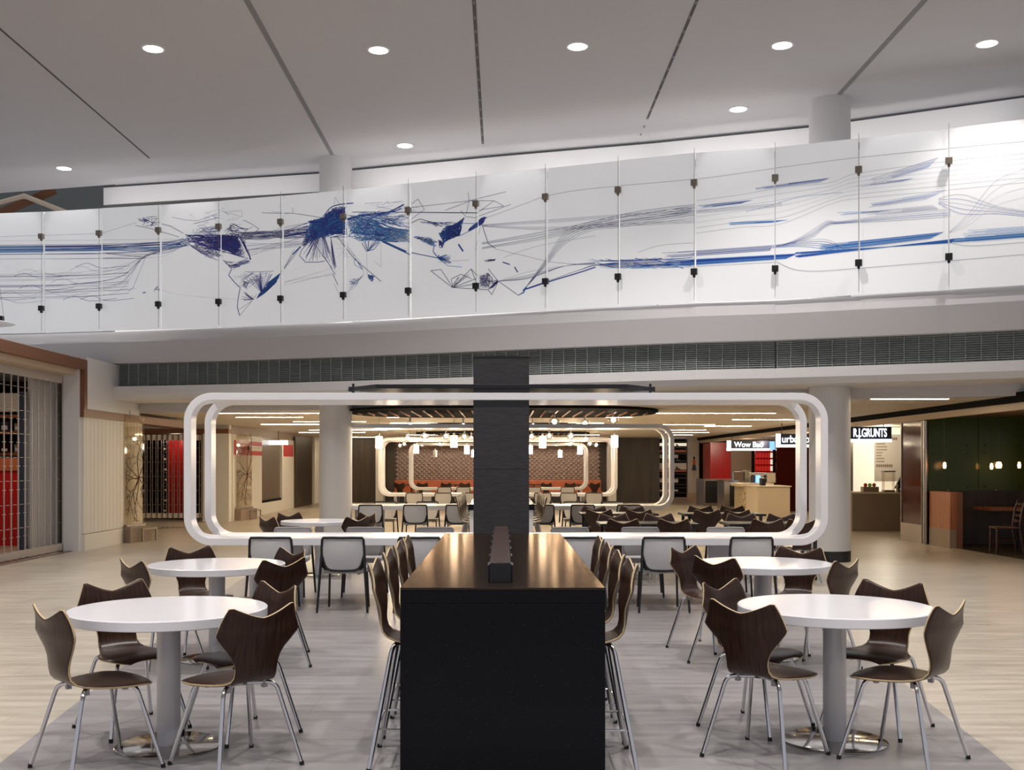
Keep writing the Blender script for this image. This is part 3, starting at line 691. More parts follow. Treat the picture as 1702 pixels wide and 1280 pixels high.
LFt, RFt, LBt, RBt, FBt = (-1.83,5.87), (1.85,5.97), (-2.26,8.47), (2.09,8.58), (-2.55,14.9)
for p, s_ in ((LFt,'round white table nearest the camera on the left, four dark chairs around it'),(RFt,'round white table nearest the camera on the right, four dark chairs around it'),(LBt,'round white table on the left, second from the camera, before the mesh chairs'),(RBt,'round white table on the right, second from the camera, before the mesh chairs'),(FBt,'small looking round white table behind the looped table, before the left column')):
    t_ = round_table(*p, s_); t_.location.z = .004
gc = 'dark plywood chairs at the round tables'
D = math.sqrt(.5)
def chairs_at(nm, lst, lod=False):
    for (x, y, fx, fy, s_) in lst:
        place(CH0, 'c', 'chair', x, y, face(fx, fy), 'walnut plywood chair '+s_+' '+nm, gc, lod)
chairs_at('the nearest left round table', [(-2.066,5.45,1,1,'at the near left of'),(-1.37,5.50,-1,1,'back turned at the near right of'),(-2.17,6.27,1,-1,'behind and to the left of'),(-1.50,6.16,-1,-1,'behind and to the right of')])
chairs_at('the nearest right round table', [(1.39,5.67,.9,1,'back turned at the near left of'),(2.10,5.61,-1,1,'at the near right of'),(1.49,6.31,1,-1,'behind and to the left of'),(2.19,6.28,-1,-1.1,'behind and to the right of')])
chairs_at('the second left round table', [(-2.56,8.06,1,1,'at the near left of'),(-1.80,8.14,-1,1,'at the near right of'),(-2.53,8.98,.8,-1,'behind and to the left of'),(-1.93,8.78,-1,-1,'behind and to the right of')])
chairs_at('the second right round table', [(1.78,8.30,1,1,'at the near left of'),(2.36,8.06,-1,1,'at the near right of'),(1.72,9.00,1,-1,'behind and to the left of'),(2.40,8.92,-.7,-1,'behind and to the right of')])
chairs_at('the round table by the left column', [(-2.98,14.5,1,1,'at the near left of'),(-2.12,14.5,-1,1,'at the near right of'),(-2.93,15.35,1,-1,'behind and to the left of'),(-2.12,15.3,-1,-1,'behind and to the right of')], True)

# ---------------------------------------------------------------- bars with stools
def bar(name, label, y0, y1, front, hx=.505, h=.93, cx_=0.0):
    e = tag(empty(name, (cx_, y0, 0)), label, 'counter')
    L = y1-y0
    if front:
        MB().box(-hx,hx,0,L,h-.012,h,M['graniteTop']).build('counter_top', e, .002)
        MB().box(-hx,hx,0,L,h-.075,h-.0125,M['granite']).build('counter_edge', e, .002)
        MB().box(-hx,hx,0,.05,.03,h-.0755,M['granite']).build('end_panel', e, .002)
        MB().box(-hx+.01,hx-.01,.012,.05,0,.03,M['black']).build('toe_kick', e)
    else:
        MB().box(-hx,hx,0,L,h-.085,h,M['granite']).build('counter_top', e, .002)
        MB().box(-hx+.02,hx-.02,.03,.10,0,h-.086,M['white']).build('end_panel', e)
    MB().box(-.07,.07,.10,L-.02,0,h-.086,M['granite'] if front else M['white']).build('support_wall', e)
    return e
bar('counter_bar', 'long black granite bar counter in the centre foreground, glossy top and full front panel', 5.27, 9.38, True, h=.94)
bar('counter_bar', 'dark topped bar with white base half hidden behind the charcoal column', 16.3, 20.35, False, cx_=-.02)
# power rail along the bar
e = tag(empty('power_rail', (-.012,5.50,.94)), 'long narrow brown metal power rail box lying along the centre of the black bar', 'power rail')
MB().box(-.055,.055,0,3.2,0,.098,M['darkmetal']).build('rail_body', e, .002)
MB().box(-.052,.052,.003,3.197,.098,.102,M['walnut']).build('rail_lid', e, .001)
for s_ in (-1,1): MB().box(s_*.055-.002,s_*.055+.002,0,3.2,.096,.104,M['chrome']).build('rail_edge', e)
for k in range(6):
    for s_ in (-1,1): MB().box(s_*.056,s_*.066,.05+k*.55,.22+k*.55,.0,.085,M['black']).build('outlet', e, .002)
gs = 'plywood bar stools along the black bar'
NW = ['first','second','third','fourth','fifth']
for i, y in enumerate((5.60,6.26,6.86,7.46)):
    place(ST0, 's', 'bar stool', -.43, y, face(1,0), 'dark plywood bar stool on the left side of the black bar, %s from the camera'%NW[i], gs)
for i, y in enumerate((5.57,6.14,6.76,7.38)):
    place(ST0, 's', 'bar stool', .43, y, face(-1,0), 'dark plywood bar stool on the right side of the black bar, %s from the camera'%NW[i], gs)
gs2 = 'plywood bar stools along the far bar'
for sx in (-1,1):
    for i in range(5):
        place(ST0, 's', 'bar stool', sx*.45-.02, 16.75+i*.7, face(-sx,0), 'plywood bar stool %s of the far bar behind the column, %s from the camera'%('left' if sx<0 else 'right', NW[i]), gs2, True)

# ---------------------------------------------------------------- white looped communal tables
def loop_table(xc, y0, W2, zb, zt, depth, th, label, rad=.30, rib=.2, nib=14, legs=True):
    e = tag(empty('looped_table', (xc, y0, 0)), label, 'table', 'white looped communal tables')
    # path of the outer outline (x,z), with inner offset th ; d = rib depth there
    path = []
    def corner(cx_, cz_, a0):
        for k in range(nib+1):
            a = a0+PI/2*k/nib; path.append((cx_, cz_, a))
    corner(W2-rad, zt-rad, 0); corner(-(W2-rad), zt-rad, PI/2); corner(-(W2-rad), zb-th+rad, PI); corner(W2-rad, zb-th+rad, 1.5*PI)
    for side in (0,1):
        b_ = MB(); vs = []
        for (cx_, cz_, a) in path:
            ox, oz = cx_+rad*math.cos(a), cz_+rad*math.sin(a); ix, iz = cx_+(rad-th)*math.cos(a), cz_+(rad-th)*math.sin(a)
            hor = abs(math.sin(a)); hor = min(1, max(0, (hor-.78)/.22)); d_ = rib+(depth/2-rib)*(hor**1.5)
            ya, yb = (0, d_) if side == 0 else (depth, depth-d_)
            vs += [(ox,ya,oz),(ox,yb,oz),(ix,yb,iz),(ix,ya,iz)]
        n_ = len(path)
        fs = [(i*4+k, i*4+(k+1)%4, ((i+1)%n_)*4+(k+1)%4, ((i+1)%n_)*4+k) for i in range(n_) for k in range(4)]
        b_.add(vs, fs, M['lacquer'])
        o = b_.build('front_band' if side == 0 else 'rear_band', e, .004)
    if legs:
        for sx in (-1,1):
            MB().box(sx*2.42-.14, sx*2.42+.14, depth*.45, depth*.55, 0, zb-th, M['fascia']).build('leg_panel', e)
            MB().lathe([(.045,0),(.045,zb-th)], (sx*2.78, depth*.3, 0), M['ped'], 16).build('leg', e)
    return e
loop_table(.035, 11.5, 3.46, .75, 2.313, 1.0, .078, 'largest and nearest white looped table, its band rising overhead as a rounded frame')
loop_table(-.03, 20.4, 3.30, .75, 2.31, 1.0, .078, 'second white looped table, behind the charcoal column, right end beside the dark wall')
loop_table(-.13, 28.8, 3.22, .75, 2.25, 1.0, .078, 'third white looped table, in front of the quilted wall')
loop_table(-.14, 35.8, 3.00, .75, 2.25, 1.0, .078, 'fourth and smallest looking white looped table, before the orange bench')
def mesh_row(lst, y, f, tagline, grp, lod=True, yj=0):
    for i, X in enumerate(lst):
        place(MC0, 'm', 'chair', X, y, face(0, f), 'grey mesh chair, '+tagline.replace('#', ORD(i, len(lst))), grp, lod)
def ORD(i, n_):
    A = ['leftmost','second from the left','third from the left','fourth from the left','fifth from the left','sixth from the left','seventh from the left','eighth from the left']
    if i == n_-1: return 'rightmost'
    return A[i]
X = lambda px, Y: (px-CX)/F*Y
g1 = 'mesh chairs at the nearest looped table'
mesh_row([X(450,11.15),X(570,11.15),X(697,11.15),X(966,11.15),X(1103,11.15),X(1249,11.15)], 11.35, 1, '# on the near side of the nearest looped table', g1, False)
mesh_row([X(484,12.7),X(605,12.7),X(722,12.7),X(948,12.7),X(1066,12.7),X(1209,12.7)], 12.6, -1, '# on the far side of the nearest looped table', g1)
pale = bpy.data.meshes.new('pale'); fb = None
for q in [o for o in bpy.data.objects if o.get('group') == g1 and 'far side' in o.get('label', '')]:
    for ch in q.children:
        if ch.name.startswith('back_frame'):
            if fb is None: fb = ch.data.copy(); fb.materials[0] = M['fabric']
            ch.data = fb
bpy.data.meshes.remove(pale)
g2 = 'mesh chairs at the second looped table'
mesh_row([X(620,20.5),X(693,20.5),X(762,20.5),X(900,20.5),X(966,20.5),X(1041,20.5)], 20.3, 1, '# on the near side of the second looped table', g2)
mesh_row([X(640,21.6),X(710,21.6),X(955,21.6),X(1020,21.6)], 21.5, -1, '# on the far side of the second looped table', g2)
g3 = 'mesh chairs at the third looped table'
mesh_row([X(688.5,28.4),X(736.5,28.4),X(783,28.4),X(902,28.4),X(945.5,28.4),X(987,28.4)], 28.6, 1, '# on the near side of the third looped table', g3)
g4 = 'mesh chairs at the fourth looped table'
mesh_row([X(740,36),X(771,36),X(887,36),X(942,36)], 35.7, 1, '# on the near side of the fourth looped table', g4)

# ---------------------------------------------------------------- charcoal column and the canopy blade hung over the loop
o = MB().box(-.315,.285,11.54,12.40,0,.67,M['linen']).box(-.315,.285,11.54,12.40,.67,1.49,M['linen']).box(-.315,.285,11.54,12.40,1.494,2.69,M['linen']).box(-.30,.27,11.56,12.38,1.48,1.50,M['darkmetal']).box(-.32,.29,11.535,12.405,2.69,2.71,M['darkmetal'])
o.build('column'); o = bpy.data.objects['column.001'] if 'column.001' in bpy.data.objects else None
colb = [q for q in bpy.data.objects if q.name.startswith('column')][-1]
for q in bpy.data.objects:
    if q.name.startswith('column') and 'kind' not in q: tag(q, 'square charcoal column with woven texture rising through the nearest looped table', 'column')
e = tag(empty('metal_canopy', (0,0,2.36)), 'thin dark metal blade with tapered ends above the nearest looped table', 'canopy')
def hexp(y0, y1, xm, xe): return [(-xe,(y0+y1)/2-.03),(-xm,y0),(xm-.0,y0),(xe,(y0+y1)/2-.03),(xe,(y0+y1)/2+.03),(xm,y1),(-xm,y1),(-xe,(y0+y1)/2+.03)]
MB().prism([(x-.01,y) for x,y in hexp(11.50,12.45,1.35,1.69)], 0, .045, M['darkmetal']).build('blade', e, .003)
for sx in (-1,1):
    MB().tube([(sx*1.66-.01,11.97,-.05),(sx*1.66-.01,11.97,.085)], .014, M['black'], 8).build('rod', e)
    MB().box(sx*1.69-.03,sx*1.69+.01,11.93,12.01,-.005,.05,M['black']).build('end_bracket', e, .004)

# ---------------------------------------------------------------- square dark tables on the right with dark chairs
def dark_table(x0, x1, y, label, dy=.7):
    e = tag(empty('cafe_table', ((x0+x1)/2, y, 0)), label, 'table', 'dark rectangular tables')
    hw = (x1-x0)/2
    MB().box(-hw,hw,-dy/2,dy/2,.715,.75,M['darkmetal']).build('tabletop', e, .003)
    for sx in (-1,1):
        for sy in (-1,1): MB().box(sx*(hw-.08)-.022,sx*(hw-.08)+.022,sy*(dy/2-.05)-.022,sy*(dy/2-.05)+.022,0,.715,M['black']).build('leg', e)
dark_table(1.30,2.62,14.6,'dark rectangular table, near left one of the four beyond the nearest looped table')
dark_table(3.02,4.25,14.6,'dark rectangular table, near right one of the four, behind the loop side')
dark_table(1.26,2.50,17.5,'dark rectangular table, far left one of the four beyond the looped table')
dark_table(2.90,4.20,17.4,'dark rectangular table, far right one of the four, toward the food counters')
gd = 'dark plywood chairs at the dark rectangular tables'
TN = ['near left dark table','near right dark table','far left dark table','far right dark table']
def dc(px, Y, f, t_, s_):
    place(CH0, 'c', 'chair', X(px, Y), Y+(.24 if f > 0 else -.24), face(0, f), 'dark plywood chair, %s of the %s'%(s_, TN[t_]), gd, True)
dc(1036,13.75,1,0,'left one on the near side'); dc(1120,13.75,1,0,'right one on the near side'); dc(1019,15.3,-1,0,'left one on the far side'); dc(1095,15.3,-1,0,'right one on the far side')
dc(1250+26,13.75,1,1,'left one on the near side'); dc(1335,13.75,1,1,'right one on the near side'); dc(1232,15.3,-1,1,'left one on the far side'); dc(1299,15.3,-1,1,'right one on the far side')
dc(996,16.7,1,2,'left one on the near side'); dc(1062,16.7,1,2,'right one on the near side'); dc(987,18.1,-1,2,'left one on the far side'); dc(1050,18.1,-1,2,'right one on the far side')
dc(1175.5,16.6,1,3,'left one on the near side'); dc(1225.5,16.6,1,3,'right one on the near side'); dc(1164,18.1,-1,3,'left one on the far side'); dc(1217,18.1,-1,3,'right one on the far side')
# ---------------------------------------------------------------- concourse: slatted ceiling, linear lights, canopies
struct(MB().prism([(c.x+.0, c.y+1.5) for c in CUR[2:]]+[(13,15),(13,48),(-14,48),(-14,22.5)], LZ+.052, LZ+.09, M['slat']).build('ceiling_concourse'))
o = MB(); y = 15.9
def frontY(y_): # where the slats may start for a given depth: east of the soffit curve
    return y_
while y < 43.6:
    # slat runs in X from the soffit line eastward
    cur = [(c.x, c.y+1.55) for c in CUR]
    xs = -9.6 if y > 20 else 9.9
    for (x0,y0),(x1,y1) in zip(cur, cur[1:]):
        if y0 >= y >= y1: xs = x0+(x1-x0)*(y0-y)/(y0-y1)
    if y > 28.6: xs = max(xs, -7.6)
    if xs < 7.8: o.box(xs, 7.97, y, y+.225, LZ, LZ+.05, M['slat'])
    y += .26
struct(o.build('ceiling_slats'))
LS = [(17.3,5.95,7.2,'over the walkway right of the right column'),(22.2,-5.9,-3.5,'nearest on the left, above the left storefronts'),(22.2,3.0,5.65,'nearest above the food counters'),(24.1,-6.0,-4.5,'second on the left'),(24.1,-2.6,2.9,'long one behind the nearest canopy recess'),(25.4,5.45,6.9,'at right, second row toward the hanging signs'),(26.6,-5.2,-3.4,'third on the left'),(28.4,-6.4,-3.2,'fourth on the left'),(27.6,-2.9,2.6,'long one in front of the middle canopy recess'),(28.6,3.0,5.66,'above the dark wall end on the right'),(29.7,5.6,6.9,'at right, fourth row'),(31.0,-3.4,3.2,'long one behind the middle canopy recess'),(33.2,-6.0,-3.6,'fifth on the left'),(33.2,5.0,6.3,'at right, fifth row'),(35.8,-6.8,-4.6,'sixth on the left'),(35.8,5.4,6.9,'at right, sixth row'),(38.9,-3.5,3.5,'farthest long one in front of the quilted wall'),(38.9,6.0,6.9,'at right, seventh and farthest row'),(42.0,-6.6,-5.0,'farthest on the left')]
for y, x0, x1, s_ in LS:
    e = tag(empty('linear_ceiling_light', ((x0+x1)/2, y, LZ)), 'slim warm linear ceiling light, '+s_, 'ceiling light', 'linear lights in the slatted ceiling')
    h = (x1-x0)/2
    MB().box(-h-.02,h+.02,-.03,.03,-.003,.02,M['slat']).build('housing', e)
    MB().box(-h,h,-.02,.02,-.006,-.003,M['slot']).build('diffuser', e)
def canopy(y, hx, hy, label):
    e = tag(empty('canopy_recess', (0,y,LZ-.03)), label, 'canopy', 'dark canopy recesses')
    pts = []
    for k in range(40):
        a = 2*PI*k/40; ca, sa = math.cos(a), math.sin(a)
        pts.append((hx*math.copysign(abs(ca)**.55, ca), hy*math.copysign(abs(sa)**.8, sa)))
    MB().prism(pts, -.02, .02, M['dark']).build('panel', e)
    b_ = MB()
    for i in range(26):
        x = -hx*.93+i*hx*1.86/25; b_.box(x-.012, x+.012, -hy*.8*(1-abs(x/hx)**3), hy*.62*(1-abs(x/hx)**3), -.045, -.021, M['brownwood'])
    b_.build('batten_grid', e)
canopy(21.3, 3.05, 2.1, 'dark hexagonal ceiling recess with thin battens over the second looped table')
canopy(28.9, 2.9, 1.6, 'dark ceiling recess with thin battens over the third looped table')
canopy(35.9, 2.9, 1.7, 'farthest dark ceiling recess over the fourth looped table')
# pendants
def cyl_pendant(px, py, Y, lit, s_):
    p = PX(px, py, Y)
    e = tag(empty('cylinder_pendant', (p.x, Y, p.z)), s_, 'pendant lamp', 'white cylinder pendants')
    MB().lathe([(.001,.115),(.066,.115),(.068,.10),(.068,-.115),(.06,-.115),(.001,-.10)], (0,0,0), M['glow'] if lit else M['warmwhite'], 20).build('lamp_shade', e)
    MB().tube([(0,0,.115),(0,0,LZ-.03-p.z)], .004, M['black'], 5).build('cord', e)
    MB().lathe([(.02,.115),(.02,.17),(.001,.17)], (0,0,0), M['steel'], 12).build('cap', e)
def globe_pendant(px, py, Y, r_, s_):
    p = PX(px, py, Y)
    e = tag(empty('globe_pendant', (p.x, Y, p.z)), s_, 'pendant lamp', 'clear glass globe pendants')
    MB().sphere((0,0,0), r_, M['glass'], 18, 12, .85).build('glass_globe', e)
    MB().sphere((0,0,.01), r_*.42, M['bulb'], 10, 8, 1.1).build('bulb', e)
    MB().tube([(0,0,r_*.8),(0,0,LZ-.03-p.z)], .004, M['black'], 5).build('cord', e)
    MB().lathe([(.022,r_*.78),(.022,r_*.78+.09),(.001,r_*.78+.09)], (0,0,0), M['steel'], 12).build('cap', e)
for px, py, Y, lit, s_ in [(630,735,21.3,1,'leftmost large lit white cylinder pendant'),(754.5,734,21.3,1,'large lit white cylinder pendant left of the charcoal column'),(902,735,21.3,1,'large lit white cylinder pendant right of the charcoal column'),(1021.6,734,21.3,1,'rightmost large lit white cylinder pendant'),
    (691.7,746.5,29,1,'middle-distance lit cylinder pendant, left of centre'),(776,747.5,29,1,'middle-distance lit cylinder pendant just left of the column'),(881,747.5,29,1,'middle-distance lit cylinder pendant half cut by the column edge at right'),(964,748,29,1,'middle-distance lit cylinder pendant, right of centre'),
    (723,754,35.9,0,'unlit grey cylinder pendant, far away on the left'),(787,754,35.9,1,'far small lit cylinder pendant at the left edge of the column'),(931,754.5,35.9,1,'far small lit cylinder pendant on the right')]:
    cyl_pendant(px, py, Y, lit, s_)
for px, py, Y, r_, s_ in [(682,706.6,21.4,.085,'upper clear globe pendant, leftmost of the nearest row'),(770,707.5,21.6,.08,'upper clear globe pendant just left of the column'),(886,708,21.6,.08,'upper clear globe pendant just right of the column'),(921.5,701.7,20.9,.105,'large clear globe pendant, highest one right of the column'),(972.4,704.7,21.3,.095,'clear globe pendant between the two largest on the right'),(1019.5,698.7,20.8,.105,'rightmost and highest clear globe pendant'),
    (678.5,729,28.6,.10,'middle row globe pendant, leftmost'),(706,725,28.2,.105,'middle row globe pendant, second from the left'),(741,725,28.2,.105,'middle row globe pendant, third from the left'),(699,730.5,29.6,.08,'small middle row globe behind the second one'),(745,730,29.6,.09,'small middle row globe behind the third one'),(772,726,28.4,.105,'middle row globe pendant next to the column at left'),(783.5,728.5,29,.09,'globe pendant partly cut by the left column edge'),(883.5,725.6,28.4,.10,'middle row globe pendant at the right column edge'),(913,724.7,28.2,.105,'middle row globe pendant, second right of the column'),(948.8,725.6,28.2,.11,'middle row globe pendant, third right of the column'),(973.6,730,28.8,.085,'middle row globe pendant, rightmost'),
    (664.6,741,36,.09,'far tiny globe pendant, leftmost'),(672,738.5,35.5,.09,'far tiny globe pendant, second from the left'),(701.6,739.5,36,.09,'far tiny globe pendant, third from the left'),(731,739,35.6,.09,'far tiny globe pendant, fourth from the left'),(925,738.5,36,.08,'far tiny globe pendant, first right of the column'),(948.8,738,35.6,.10,'far tiny globe pendant, second right of the column'),(957.5,739,36.2,.09,'far tiny globe pendant, third right of the column'),(980.5,738,35.5,.105,'far tiny globe pendant, second from the right'),(991,740,36,.10,'far tiny globe pendant, rightmost')]:
    globe_pendant(px, py, Y, r_, s_)
for x, y in ((-2.2,21.4),(2.0,21.4),(0,21.2),(-2,28.8),(1.8,28.8),(-1.6,35.9),(1.8,35.9)):
    lamp('pendant_light', 'POINT', (x,y,1.95), 24, (1,.78,.52), shadow_soft_size=.12)

# back wall with quilted niche and bench
struct(MB().box(-8.6,-5.0,43.0,43.3,0,LZ,M['walnutwall']).box(4.47,6.3,43.0,43.3,0,LZ,M['walnutwall']).box(-5.0,4.47,43.6,43.8,0,LZ,M['dark']).build('wall_rear'))
struct(MB().box(-5.02,-4.72,42.3,43.1,0,LZ,M['warmwhite']).box(4.18,4.49,42.3,43.1,0,LZ,M['warmwhite']).box(-5.02,4.49,42.3,43.1,2.42,LZ,M['warmwhite']).build('trim_4'))
q = MB(); cw, chh = .20, .17; x0, x1, z0, z1 = -4.35, 3.95, .86, 2.42
nx = round((x1-x0)/cw); nz = round((z1-z0)/chh); cw = (x1-x0)/nx; chh = (z1-z0)/nz
for r_ in range(nz*2+1):
    for c in range(nx+1):
        cx_ = x0+c*cw+(cw/2 if r_ % 2 else 0); cz_ = z0+r_*chh/2
        if cx_+cw/2 > x1+.01 or cx_-cw/2 < x0-.01: continue
        # scalloped scale: a domed diamond
        P = [(cx_,43.22,cz_-chh/2),(cx_+cw/2,43.22,cz_),(cx_,43.22,cz_+chh/2),(cx_-cw/2,43.22,cz_),(cx_,43.13,cz_-.02)]
        q.add(P, [(0,1,4),(1,2,4),(2,3,4),(3,0,4)], M['quilt'])
tag(q.build('quilted_panel', recalc=False), 'pinkish brown quilted leather wall panel with diamond tufts above the orange bench', 'wall panel')
struct(MB().box(-4.72,4.18,43.24,43.3,0,2.45,M['walnutwall']).build('wall_niche'))
e = tag(empty('bench_seat', (0,42.8,0)), 'long orange leather bench under the quilted wall', 'bench')
MB().box(-4.35,3.95,.22,.40,.42,.90,M['orange']).build('backrest', e, .03)
MB().box(-4.35,3.95,-.28,.22,.28,.47,M['orange']).build('seat', e, .03)
MB().box(-4.35,3.95,-.22,.38,0,.28,M['black']).build('base', e)
for k, px in enumerate((668,700,745,770,868,905,950,985)):
    Yc = 40.9
    place(CH0, 'c', 'chair', X(px,Yc), Yc, face((-1)**k*.3, 1), 'dark plywood chair in front of the orange bench, %s'%ORD(k,8), 'dark chairs by the orange bench', True)
for k, px in enumerate((684,757,888,962)):
    e = tag(empty('cafe_table', (X(px,41.7), 41.7, 0)), 'small dark table at the orange bench, %s'%ORD(k,4), 'table', 'small tables by the orange bench')
    MB().box(-.38,.38,-.3,.3,.71,.75,M['darkmetal']).build('tabletop', e); MB().tube([(0,0,.02),(0,0,.71)], .03, M['black'], 8).disc((0,0), .25, 0, .02, M['black'], 24).build('pedestal', e)

# ---------------------------------------------------------------- left side
XW = -7.45
w_ = MB()
w_.box(-7.78,-7.5,18.95,19.1,0,3.24,M['white'])
struct(w_.build('trim_5'))
# ribbed white wall
w_ = MB().box(-7.75,XW,19.05,22.15,.30,2.38,M['warmwhite']).box(-7.75,XW+.015,19.05,22.15,0,.29,M['warmwhite'])
for i in range(16): w_.box(XW-.001,XW+.005,19.15+i*.19,19.24+i*.19,.30,2.38,M['warmwhite'])
w_.box(-7.75,XW+.004,19.15,22.0,2.53,3.46,M['white'])
struct(w_.build('wall_left'))
struct(MB().box(-8.2,-7.42,10,19.14,3.22,3.40,M['brown']).box(-8.2,-7.55,10,18.95,3.12,3.22,M['tan']).box(-7.7,-7.42,19.0,19.14,2.53,3.22,M['brown']).box(-7.8,-7.43,19.0,25.2,2.38,2.53,M['brown']).build('trim_6'))
struct(MB().box(-20,-7.6,10,26.5,3.40,3.46,M['white']).build('ceiling_shop'))
# folding grille of the near left shop
def grille(name, label, p0, p1, z0, z1, n_, tint=None):
    p0 = Vector(p0); p1 = Vector(p1); L = (p1-p0).length; ang = math.atan2(p1.y-p0.y, p1.x-p0.x)
    e = tag(empty(name, (p0.x,p0.y,0), ang), label, 'folding grille', None)
    b_ = MB(); hb = MB()
    for i in range(n_+1):
        x = L*i/n_; yy = .03 if i % 2 else -.03
        b_.box(x-.007, x+.007, yy-.007, yy+.007, z0+.12, z1-.14, M['alum'])
        if i < n_:
            x2 = L*(i+1)/n_; k = 0; z = z0+.35+(.14 if i % 2 else 0)
            while z < z1-.2:
                b_.box(x, x2, -.004, .004, z, z+.008, M['alum']); z += .38
            hb.obox((x,yy), (x2,-yy), .006, z0, z0+.13, M['alum']); hb.obox((x,yy), (x2,-yy), .006, z1-.15, z1, M['alum'])
    b_.build('rods', e); hb.build('hinge_plates', e)
    return e
grille('folding_grille', 'tall metal folding side grille closing the near left shop', (-7.8,13.0), (-7.8,18.9), .02, 3.12, 48)
struct(MB().box(-8.2,-7.62,10,18.95,0,.012,M['darkred']).build('trim_7'))
# inside of the shop
struct(MB().box(-7.97,-7.93,17.97,19.5,0,3.12,M['fabric']).box(-7.97,-7.76,19.44,19.5,0,3.2,M['fabric']).box(-12.2,-12.1,10,26,0,3.4,M['dark']).box(-12.1,-8.1,24.0,24.1,0,3.4,M['dark']).build('wall_shop'))
tag(MB().box(-8.06,-7.94,17.80,17.93,0,2.75,M['signnavy']).build('panel_post', None, .005), 'dark blue upright post inside the near left shop behind the grille', 'post')
e = tag(empty('shop_counter', (-10.2,20.6,0)), 'red fronted shop counter behind the left folding grille', 'counter')
MB().box(-1.6,1.7,-.35,.35,0,1.42,M['red']).build('front_panel', e); MB().box(-1.6,1.7,-.4,.4,1.42,1.66,M['orange']).build('counter_top', e)
e = tag(empty('shop_shelf', (-10.3,22.2,0)), 'wooden wall shelf unit with packed goods in the near left shop', 'shelf')
for z in (1.72,2.16,2.5): MB().box(-1.8,1.8,-.2,.2,z,z+.06,M['woodred']).build('shelf_board', e)
MB().box(-1.8,1.8,.16,.2,0,3.0,M['dark']).build('back_panel', e)
MB().box(-1.8,1.8,-.2,.2,2.62,3.0,M['warmwhite']).build('header_panel', e)
random.seed(3)
for r_, z in enumerate((1.78,2.22)):
    for i in range(12):
        h = random.uniform(.12,.22); 
        o = MB().box(-.08,.08,-.08,.05,0,h,random.choice([M['warmwhite'],M['brass'],M['orange'],M['signnavy'],M['taupe'],M['darkred']])).box(-.06,.06,-.085,-.08,.03,h*.6,M['white']).build('goods_box', None, .008)
        o.location = (-11.9+i*.28, 22.05, z); tag(o, 'small box of goods on the %s shelf of the near left shop'%('lower' if r_==0 else 'upper'), 'box', 'boxes on the left shop shelves, '+('lower' if r_==0 else 'upper')+' board')
lamp('shop_light', 'POINT', (-9.2,18.2,2.9), 34, (1,.82,.6), shadow_soft_size=.2)
# glass art panels with branch drawing on low boxes
def art_panel(name, loc, W, H, label, ang):
    e = tag(empty('branch_art_panel', (loc[0],loc[1],0), ang), label, 'art panel', 'glass panels with branch artwork')
    MB().box(-W/2,W/2,-.008,.008,.34,H,M['artglass']).build('glass_sheet', e)
    MB().box(-W/2-.05,W/2+.02,-.16,.16,0,.30,M['taupe']).box(-W/2,W/2,-.05,.05,.30,.35,M['steel']).build('base_box', e, .005)
    MB().box(-.08,W*.5+.1,-.24,-.21,.24,.27,M['steel']).box(-.08,-.05,-.24,-.21,0,.24,M['steel']).box(W*.5+.07,W*.5+.1,-.24,-.21,0,.24,M['steel']).build('guard_rail', e)
    for sx in (-.25,.25): MB().tube([(sx*W,0,H-.05),(sx*W,0,LZ-.15 if H<2.4 else H+.1)], .01, M['steel'], 6).build('hanger', e)
    random.seed(len(label)); b_ = MB()
    def br(x, z, a, L, r_, d_):
        pts = [(x,0,z)]
        for k in range(7):
            a += random.uniform(-.28,.28); x += math.cos(a)*L/7; z += math.sin(a)*L/7
            if abs(x) > W/2-.02: x = math.copysign(W/2-.02, x); a = PI-a
            z = min(H-.06, max(.4, z)); pts.append((x,-.012,z))
            if d_ > 0 and k in (2,4,5): br(x, z, a+random.choice((-.8,.8,.6)), L*.5, r_*.6, d_-1)
        pts[0] = (pts[0][0],-.012,pts[0][2])
        b_.tube(pts, [r_*(1-.6*i/7) for i in range(len(pts))], M['darkred'] if r_ > .006 else M['walnutwall'], 5, cap=False)
    cx_ = W*.18; cz_ = 1.25
    for a, L in ((1.75,1.1),(1.3,.9),(2.6,.75),(3.4,.6),(2.9,.7),(-1.3,.9),(-1.8,.8),(-2.4,.6),(.5,.4),(-.5,.4)): br(cx_, cz_, a, L, .0085, 2)
    b_.build('branch_drawing', e, recalc=False)
art_panel('a', (-7.34,21.35), .64, 2.50, 'glass panel with dark branch drawing at the end of the left ribbed wall', math.radians(75))
art_panel('a', (-7.18,29.75), .92, 2.36, 'glass panel with dark branch drawing in front of the red wall sign band', math.radians(77))
# storefront facing the hall, far left
Y2 = 28.7
struct(MB().box(-13,-7.35,Y2,Y2+.25,2.36,2.49,M['brown']).box(-13,-7.35,Y2+.1,Y2+.3,2.49,LZ,M['warmwhite']).box(-7.75,-7.33,Y2-.02,Y2+.35,0,2.36,M['warmwhite']).box(-8.05,-7.75,Y2+.02,Y2+.3,0,2.36,M['warmwhite']).box(-13,-7.5,Y2+3,Y2+3.2,0,LZ,M['dark']).build('wall_storefront'))
struct(MB().box(-20,-7.5,26.4,26.5,0,3.4,M['dark']).box(-20,-9.9,22.2,26.4,0,3.4,M['warmwhite']).build('wall_left_return') if False else MB().box(-13,-9.72,Y2-.3,Y2+.05,0,2.36,M['warmwhite']).build('wall_left_return'))
grille('folding_grille', 'metal folding grille with glass side in front of the red shop display, left background', (-9.66,Y2-.02), (-8.06,Y2-.02), .10, 2.33, 22)
tag(MB().box(-8.33,-8.23,Y2-.03,Y2+.03,.02,2.34,M['tan']).build('frame_post'), 'pale wooden upright frame post at the left background shop grille', 'post')
e = tag(empty('display_panel', (-8.95,Y2+1.0,0)), 'tall glossy red display panel inside the left background shop', 'display panel')
